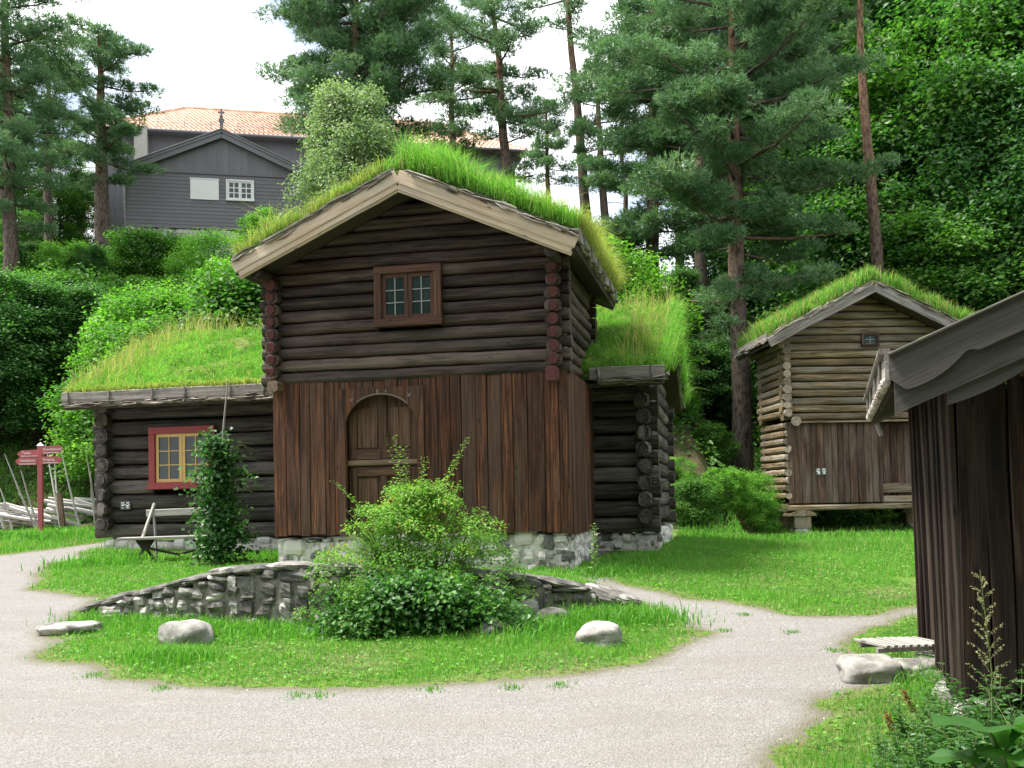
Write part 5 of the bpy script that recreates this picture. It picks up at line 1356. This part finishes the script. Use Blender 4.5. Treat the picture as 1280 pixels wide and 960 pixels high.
# ------------------------------------------------------------------ trees
def pine(name, X, Y, H_, lo, Rr, pads, label, tr=.28, seed=0, lean=(0, 0), bl=.155, per=95, prof=None, z0=None, scaleb=1.0, low=None, tuft=1.0, group=None, flat=.32):
    r = np.random.default_rng(seed); z = float(zg(X, Y)) if z0 is None else z0
    O = empty(name, (X, Y, z), 0, label, 'tree', group); tk = MB(); n = 14
    t = np.linspace(0, 1, n); px_ = lean[0] * t + np.cumsum(r.normal(0, .045, n)); py_ = lean[1] * t + np.cumsum(r.normal(0, .04, n))
    P = np.column_stack([px_ - px_[0], py_ - py_[0], -.4 + (H_ + .4) * t]); rad = tr * (1 - t) ** .7 * .95 + .03; rad[0] *= 1.25
    tk.tube(P, rad, 10, tg=t)
    at_h = lambda h: np.array([np.interp(h, P[:, 2], P[:, k]) for k in range(3)])
    C_ = []
    for k in range(int(pads * .5)):
        h = lo + (H_ - lo) * r.uniform(.05, .97); c = at_h(h) + r.normal(0, Rr * .13, 3) * [1, 1, .6]; C_.append((*c, r.uniform(.4, .7), 0, r.uniform(.2, .6)))
    for k in range(pads):
        f = (k + r.uniform(0, 1)) / pads; h = lo + (H_ - lo) * f ** .9
        pr = prof(f) if prof else (math.sin(min(1, (f + .18)) * math.pi * .80) ** .7 if f < .9 else .45)
        L_ = max(.4, Rr * pr * r.uniform(.55, 1.1)); az = k * 2.4 + r.normal(0, .5); a = at_h(h)
        rise = r.uniform(-.05, .28) * L_ + (.25 * L_ if f > .7 else 0)
        b = a + [math.cos(az) * L_, math.sin(az) * L_, rise]; m = (a + b) / 2 + [0, 0, -.06 * L_]
        tk.tube([a, m, b], [max(.02, .022 * L_), .012 + .008 * L_, .008], 5, tg=[.28, .2, .1])
        nc = max(3, int(L_ * 2.6))
        for j in range(nc):
            q = .35 + .65 * (j + r.random()) / nc; c = a + (b - a) * q + r.normal(0, .16 * L_ * .5, 3) * [1, 1, .35]
            C_.append((c[0], c[1], c[2] + .08, r.uniform(.30, .60) * scaleb, 0, np.clip(r.normal(.45, .15), .05, .9)))
    for (dx, dy, h, rad_) in (low or []): 
        a = at_h(h); b = a + [dx, dy, rad_ * .1]; tk.tube([a, (a + b) / 2 + [0, 0, -.1], b], [.07, .05, .02], 6, tg=[.8, .7, .5])
        for j in range(int(8 * rad_)): C_.append((b[0] * .5 + a[0] * .5 + r.normal(0, rad_ * .7), b[1] + r.normal(0, rad_ * .5), b[2] + r.normal(0, .16), r.uniform(.35, .6), 0, r.uniform(.3, .8)))
    for _ in range(12): # dead snags
        h = r.uniform(lo * .5, lo + 1.5); a = at_h(h); az = r.uniform(0, 6.28); l = r.uniform(.3, 1.3); b = a + [math.cos(az) * l, math.sin(az) * l, r.uniform(-.3, .2)]; tk.tube([a, (a + b) / 2 + [0, 0, .08], b], [.02, .014, .006], 4, tg=[.5, .4, .3])
    tk.build('trunk', M_BARK, O, smooth=True)
    cl = np.array(C_); I = np.repeat(np.arange(len(cl)), int(per * 2.6) // 5); n = len(I)
    u = unit(n, r); c = cl[I, :3] + u * (r.uniform(.2, 1, n) ** .6)[:, None] * cl[I, 3:4] * [1, 1, flat + .1]
    ax = u * [1, 1, .4] + [0, 0, .65] + r.normal(0, .35, (n, 3)); ax /= np.linalg.norm(ax, axis=1)[:, None]
    kk = 5; D = np.repeat(ax, kk, 0) + r.normal(0, .55, (n * kk, 3)); D /= np.linalg.norm(D, axis=1)[:, None]; Q = np.repeat(c, kk, 0)
    S = np.cross(D, unit(n * kk, r)); S /= np.linalg.norm(S, axis=1)[:, None]; l = (bl * tuft * r.uniform(.7, 1.25, n * kk))[:, None]; w_ = l * .15
    V = np.stack([Q - S * w_ * .5, Q + S * w_ * .5, Q + D * l + S * w_ * .25, Q + D * l - S * w_ * .25], 1).reshape(-1, 3)
    tn = np.clip(np.repeat(cl[I, 5] + r.normal(0, .1, n), kk) + r.normal(0, .08, n * kk), 0, .96)
    mesh_obj('crown', (V, np.full(n * kk, 4), np.arange(n * kk * 4), np.repeat(tn, 4)), M_NEEDLE, O)
    return O

def broad(name, loc, H_, Rr, trunk, clumps, label, mat, seed, size=.15, per=420, group=None, shape=None, crad=(.55, 1.0), flat=.42, lo=.25, cat_='tree', tr=.14, up=.8, tb=.5):
    r = np.random.default_rng(seed); O = empty(name, loc, 0, label, cat_, group); tk = MB()
    n = 8; t = np.linspace(0, 1, n); P = np.column_stack([np.cumsum(r.normal(0, .05, n)), np.cumsum(r.normal(0, .05, n)), -.3 + (H_ * .85 + .3) * t]); P[:, :2] -= P[0, :2]
    if trunk: tk.tube(P, tr * (1 - t) ** .6 + .02, 8, tg=t)
    C_ = []
    for k in range(clumps):
        f = r.uniform(0, 1); z = H_ * (lo + (1 - lo) * f); pr = math.sqrt(max(.03, 1 - (2 * f - .85) ** 2 / 1.9)) if shape is None else shape(f)
        az = r.uniform(0, 6.28); q = Rr * pr * r.uniform(.35, 1.0) ** .6; c = (math.cos(az) * q, math.sin(az) * q, z - .12 * q)
        cr_ = r.uniform(*crad); C_.append((*c, cr_, cr_ * flat, np.clip(r.normal(tb, .19), .05, .9)))
        if k % 3 == 0:
            a = np.array([np.interp(z * .6, P[:, 2], P[:, i]) for i in range(3)]); b = np.array(c); tk.tube([a, (a + b) / 2 + [0, 0, .1], b], [.05 * tr / .14, .03, .01], 5, tg=[.4, .4, .4])
    tk.build('trunk' if trunk else 'stems', M_BARKG, O, smooth=True)
    mesh_obj('crown', leafcrown(C_, per, size, r, up, .2, .21, .75, .42), mat, O)
    return O

def trees():
    # pines one by one: trunk px, distance
    X = lambda px_, Y: (px_ - 640) / F_PX * Y
    zpx = lambda py_, Y: at(640, py_, Y)[2]
    g = lambda px_, Y: float(zg(X(px_, Y), Y))
    def P(px_, Y, top, lo, Rr, pads, label, **kw):
        x = X(px_, Y); z = float(zg(x, Y)); return pine('pine_tree', x, Y, zpx(top, Y) - z, zpx(lo, Y) - z, Rr, pads, label, **kw)
    P(132, 41, 36, 225, 2.7, 26, 'slender pine with a bare lower trunk left of the grey house', tr=.36, seed=31, lean=(-.3, 0), per=150, low=[(1.6, -.3, 6.2, 1.0), (-1.6, 0, 5.2, .9)])
    P(12, 36, -90, 275, 2.9, 44, 'large dense pine cut by the left picture edge', tr=.3, seed=32, per=160, scaleb=1.2)
    P(62, 43, 45, 170, 1.9, 16, 'smaller pine behind, between the edge pine and the slender pine', tr=.2, seed=33, per=120)
    P(448, 37, -70, 185, 4.1, 78, 'broad dense pine behind the turf roof right of the grey house', tr=.3, seed=34, per=165, scaleb=1.25, flat=.4)
    P(642, 40, -40, 190, 2.9, 24, 'thin pine with a curved trunk and sparse hanging crown against the sky', tr=.24, seed=35, lean=(-.6, 0), per=120, low=[(1.8, 0, 6.5, .9), (-1.6, 0, 7.5, .9), (1.2, 0, 4.0, .7)])
    P(745, 44, -90, 60, 2.4, 12, 'tall bare-trunked pine leaning left against the bright sky', tr=.24, seed=36, lean=(-1.1, 0), per=100)
    P(790, 48, 60, 170, 1.5, 9, 'far thin pine seen between the two tall trunks', tr=.12, seed=37, per=100)
    P(818, 33, 15, 330, 2.6, 44, 'dense dark pine behind the right end of the log house', tr=.26, seed=38, per=155, scaleb=1.15, prof=lambda f: .62 + .4 * math.sin(f * 3.1) if f < .85 else .45)
    P(885, 39, -110, 110, 3.6, 36, 'tall pine with its crown filling the top between the sky gap and the wood', tr=.28, seed=39, per=150, scaleb=1.2)
    P(930, 29.5, -60, 330, 4.3, 60, 'big spreading pine standing close behind the storehouse with low wide boughs', tr=.34, seed=40, per=165, scaleb=1.1, lean=(.2, 0), low=[(2.8, -.6, 5.6, 1.5), (2.2, .2, 7.2, 1.4), (-1.8, 0, 6.6, 1.0), (3.4, 0, 8.5, 1.2)])
    P(1109, 31, -90, 5, 2.2, 14, 'tall straight pine with a bare grey trunk rising above the storehouse roof', tr=.26, seed=41, lean=(-.25, 0), per=110)
    P(575, 45, 20, 190, 2.2, 26, 'greenish pine filling the gap between the broad pine and the thin pine', tr=.2, seed=43, per=120)
    P(690, 50, 130, 235, 1.8, 18, 'far pine low in the bright gap right of the curved trunk', tr=.16, seed=44, per=110)
    P(856, 44, 20, 260, 3.0, 40, 'dense far pine between the dark pine and the big spreading pine', tr=.24, seed=45, per=130)
    P(1010, 38, -60, 230, 3.2, 44, 'green pine behind the right boughs of the big spreading pine', tr=.24, seed=46, per=130)
    P(770, 40, 60, 250, 2.0, 22, 'narrow pine at the right edge of the sky gap', tr=.18, seed=47, per=120)
    # silvery willow and small trees by pixels
    x = X(448, 27.5); z = float(zg(x, 27.5)); broad('willow_tree', (x, 27.5, z), zpx(112, 27.5) - z, 2.5, True, 330, 'silvery green willow rising behind the ridge of the log house', M_WILLOW, 51, .08, 230, shape=lambda f: 1.1 - .85 * f ** 1.3, crad=(.18, .42), flat=.9, lo=.3, up=.2)
    # prototypes
    big = [broad('maple_tree', (0, 0, 0), 14.0, 4.6, True, 230, 'x', M_MAPLE, 60 + k, .20, 300, lo=.08, crad=(.35, 1.1), up=.7, flat=.26, tr=.22) for k in range(2)]
    dk = [broad('maple_tree', (0, 0, 0), 14.0, 4.6, True, 240, 'x', M_MAPLED, 64 + k, .20, 300, lo=.06, crad=(.35, 1.1), up=.7, flat=.26, tr=.22) for k in range(2)]
    bs = [broad('hazel_shrub', (0, 0, 0), 5.0, 2.7, False, 150, 'x', (M_HAZEL, M_MAPLE, M_HAZEL)[k], 70 + k, (.11, .17, .14)[k], (230, 150, 170)[k], lo=.05, crad=((.2, .6), (.25, .8), (.15, .5))[k], flat=(.5, .3, .8)[k], cat_='shrub', tr=.05, tb=.52, up=.5) for k in range(3)]
    used = set()
    def put(p, px_, Y, topy, label, group=None, rr=None, dz=-.2, wide=1.0):
        x = X(px_, Y); z = float(zg(x, Y)) + dz; h = {'m': 14.0, 'h': 5.0}[p.name[0]]; s = (zpx(topy, Y) - z) / h; s = max(s, .2); sc = (s * wide, s * wide, s)
        rz = random.uniform(0, 6.28)
        if p.name in used: return copy_tree(p, (x, Y, z), rz, sc, label, group)
        used.add(p.name); p.location = (x, Y, z); p.rotation_euler = (0, 0, rz); p.scale = sc; p['label'] = label
        if group: p['group'] = group
    GR = 'maples of the dense wood on the right'
    for i, (px_, Y, ty, wd) in enumerate([(1180, 36, 60, .9), (1245, 34, 130, .9), (1290, 37, 0, 1), (1060, 39, 90, .8), (1150, 42, -20, .9), (1010, 41, 120, .8), (1230, 44, -80, .9), (1310, 32, 220, 1.), (1090, 47, -90, .8), (1180, 48, -120, .8), (1000, 47, 0, .7), (1270, 50, -120, .9), (1210, 32, 290, 1.2), (1130, 35, 190, 1.), (1330, 42, -60, 1), (1370, 36, 30, 1), (950, 43, 180, .9)]):
        put(dk[i % 2] if i % 3 else big[i % 2], px_, Y, ty, 'broadleaf maple in the dense dark wood right of the spreading pine', GR, wide=wd)
    for i, (px_, Y, ty, wd, lb) in enumerate([(775, 34, 285, 1.0, 'leafy maple filling the gap behind the right eave of the tall gable'), (850, 38, 345, 1.1, 'dark maple between the log house and the spreading pine'), (890, 37, 430, 1.3, 'low dark maple over the earth bank between the two turf roofed houses'), (700, 38, 300, .9, 'maple whose top shows just above the grass of the tall gable roof')]):
        put(dk[i % 2], px_, Y, ty, lb, wide=wd)
    for i, (px_, Y, ty, wd, lb) in enumerate([(35, 38, 400, 1.1, 'dark maple overhanging the split rail fence'), (-40, 39, 330, 1.2, 'dark maple at the left picture edge behind the fence'), (110, 38, 420, 1.0, 'dark maple just left of the low turf roof'), (-12, 31, 335, 1.4, 'dark maple behind the left end of the split rail fence'), (72, 32, 350, 1.4, 'dark maple right behind the red signpost and the fence stakes'), (-30, 46, 90, 1.0, 'yellow green maple at the left edge up beside the pines'), (75, 45, 175, .8, 'yellow green maple below the crown of the slender pine'), (105, 48, 205, .8, 'bluish maple behind the trunk of the slender pine'), (20, 40, 250, 1.0, 'bright maple under the large edge pine')]):
        put((dk if i < 5 else big)[i % 2], px_, Y, ty, lb, wide=wd)
    GB = 'shrubs covering the slope below the grey house'; lab = 'bright green broadleaf shrub in the thicket covering the slope below the grey house'
    k = 0
    for Y, tys in [(29, 395), (31.5, 365), (34, 340), (36.5, 320), (39, 302), (41, 300)]:
        for px_ in range(-30, 400, 52):
            if Y > 38 and px_ > 140: continue
            if (Y < 30 and px_ < 60) or (Y < 33 and px_ < 150): continue
            px2 = px_ + random.uniform(-20, 20); put(bs[k % 3], px2, Y + random.uniform(-.8, .8), tys + random.uniform(-12, 16) + (28 if px2 > 140 and Y > 32 else 8), lab, GB, wide=1.15); k += 1
    put(bs[0], 270, 37.5, 292, 'round dark green shrub in front of the white windows of the grey house')
    put(bs[1], 190, 40.0, 284, 'small shrub at the stone foot of the grey house', wide=1.5); put(bs[2], 345, 40.5, 262, 'shrub hiding the right foot of the grey house beside the willow', wide=1.2)
    GC = 'undergrowth shrubs at the wood edge'; lab2 = 'low green shrub of the undergrowth along the edge of the right wood'
    for (px_, Y, ty) in [(842, 25.6, 590), (862, 24.6, 648), (905, 25.0, 650), (925, 26.2, 600), (890, 28.5, 560), (850, 29, 530), (952, 27.2, 645), (1010, 31, 560), (1090, 31.5, 560), (1160, 31.5, 540), (1230, 31, 520), (1050, 33, 470), (1130, 33.5, 470)]:
        put(bs[k % 3], px_, Y, ty, lab2, GC, wide=1.2); k += 1
    GD = 'shrubs behind the long turf roof'; lab3 = 'green shrub showing above or behind the turf roofs of the log house'
    for (px_, Y, ty) in [(600, 31, 285), (680, 31, 290), (745, 30, 330), (350, 29, 345), (520, 31, 270), (330, 31, 330)]:
        put(bs[k % 3], px_, Y, ty, lab3, GD, wide=1.2); k += 1
    for i, (x, y, s_) in enumerate([(8.5, -3.5, 1.5), (12, 1.5, 1.4), (5, -9, 1.6), (-2, -13, 1.7), (-9, -11, 1.6), (-16, -6, 1.5), (14, -8, 1.7), (12.5, 7, 1.2)]):  # unseen maples added round the camera to cut light on the building fronts
        copy_tree(big[i % 2], (x, y, float(zg(x, y)) - .2), i * 1.3, s_ * .62, 'tall broadleaf maple, unseen, added behind or beside the viewer to dim the building fronts', 'unseen maples added round the viewer for shade')
    # low leafy ground cover on hill slopes
    n = 60000; xx = rng.uniform(-24, 24, n); yy = rng.uniform(24, 46, n); kk = (zg(xx, yy) > .95) & (np.abs(xx) < yy * .6) & ~((xx > 3.5) & (xx < 6.8) & (yy < 27.3) & (wave(np.column_stack([xx, yy, 0 * xx]), .3, 4, 2) > -.2)); xx, yy = xx[kk], yy[kk]; n = len(xx)
    Pp = np.column_stack([xx, yy, zg(xx, yy) + rng.uniform(0, .35, n)]); N = np.array([0, -.3, 1.]) + unit(n) * .6; s = rng.uniform(.08, .2, n)
    o = mesh_obj('undergrowth', leaves(Pp, np.cross(N, unit(n)), N, s, s * .7, np.clip(rng.normal(.45, .2, n), 0, .95)), M_MAPLE, kind='stuff'); tag(o, 'low leafy ground cover on the wooded slopes', 'undergrowth')
trees()
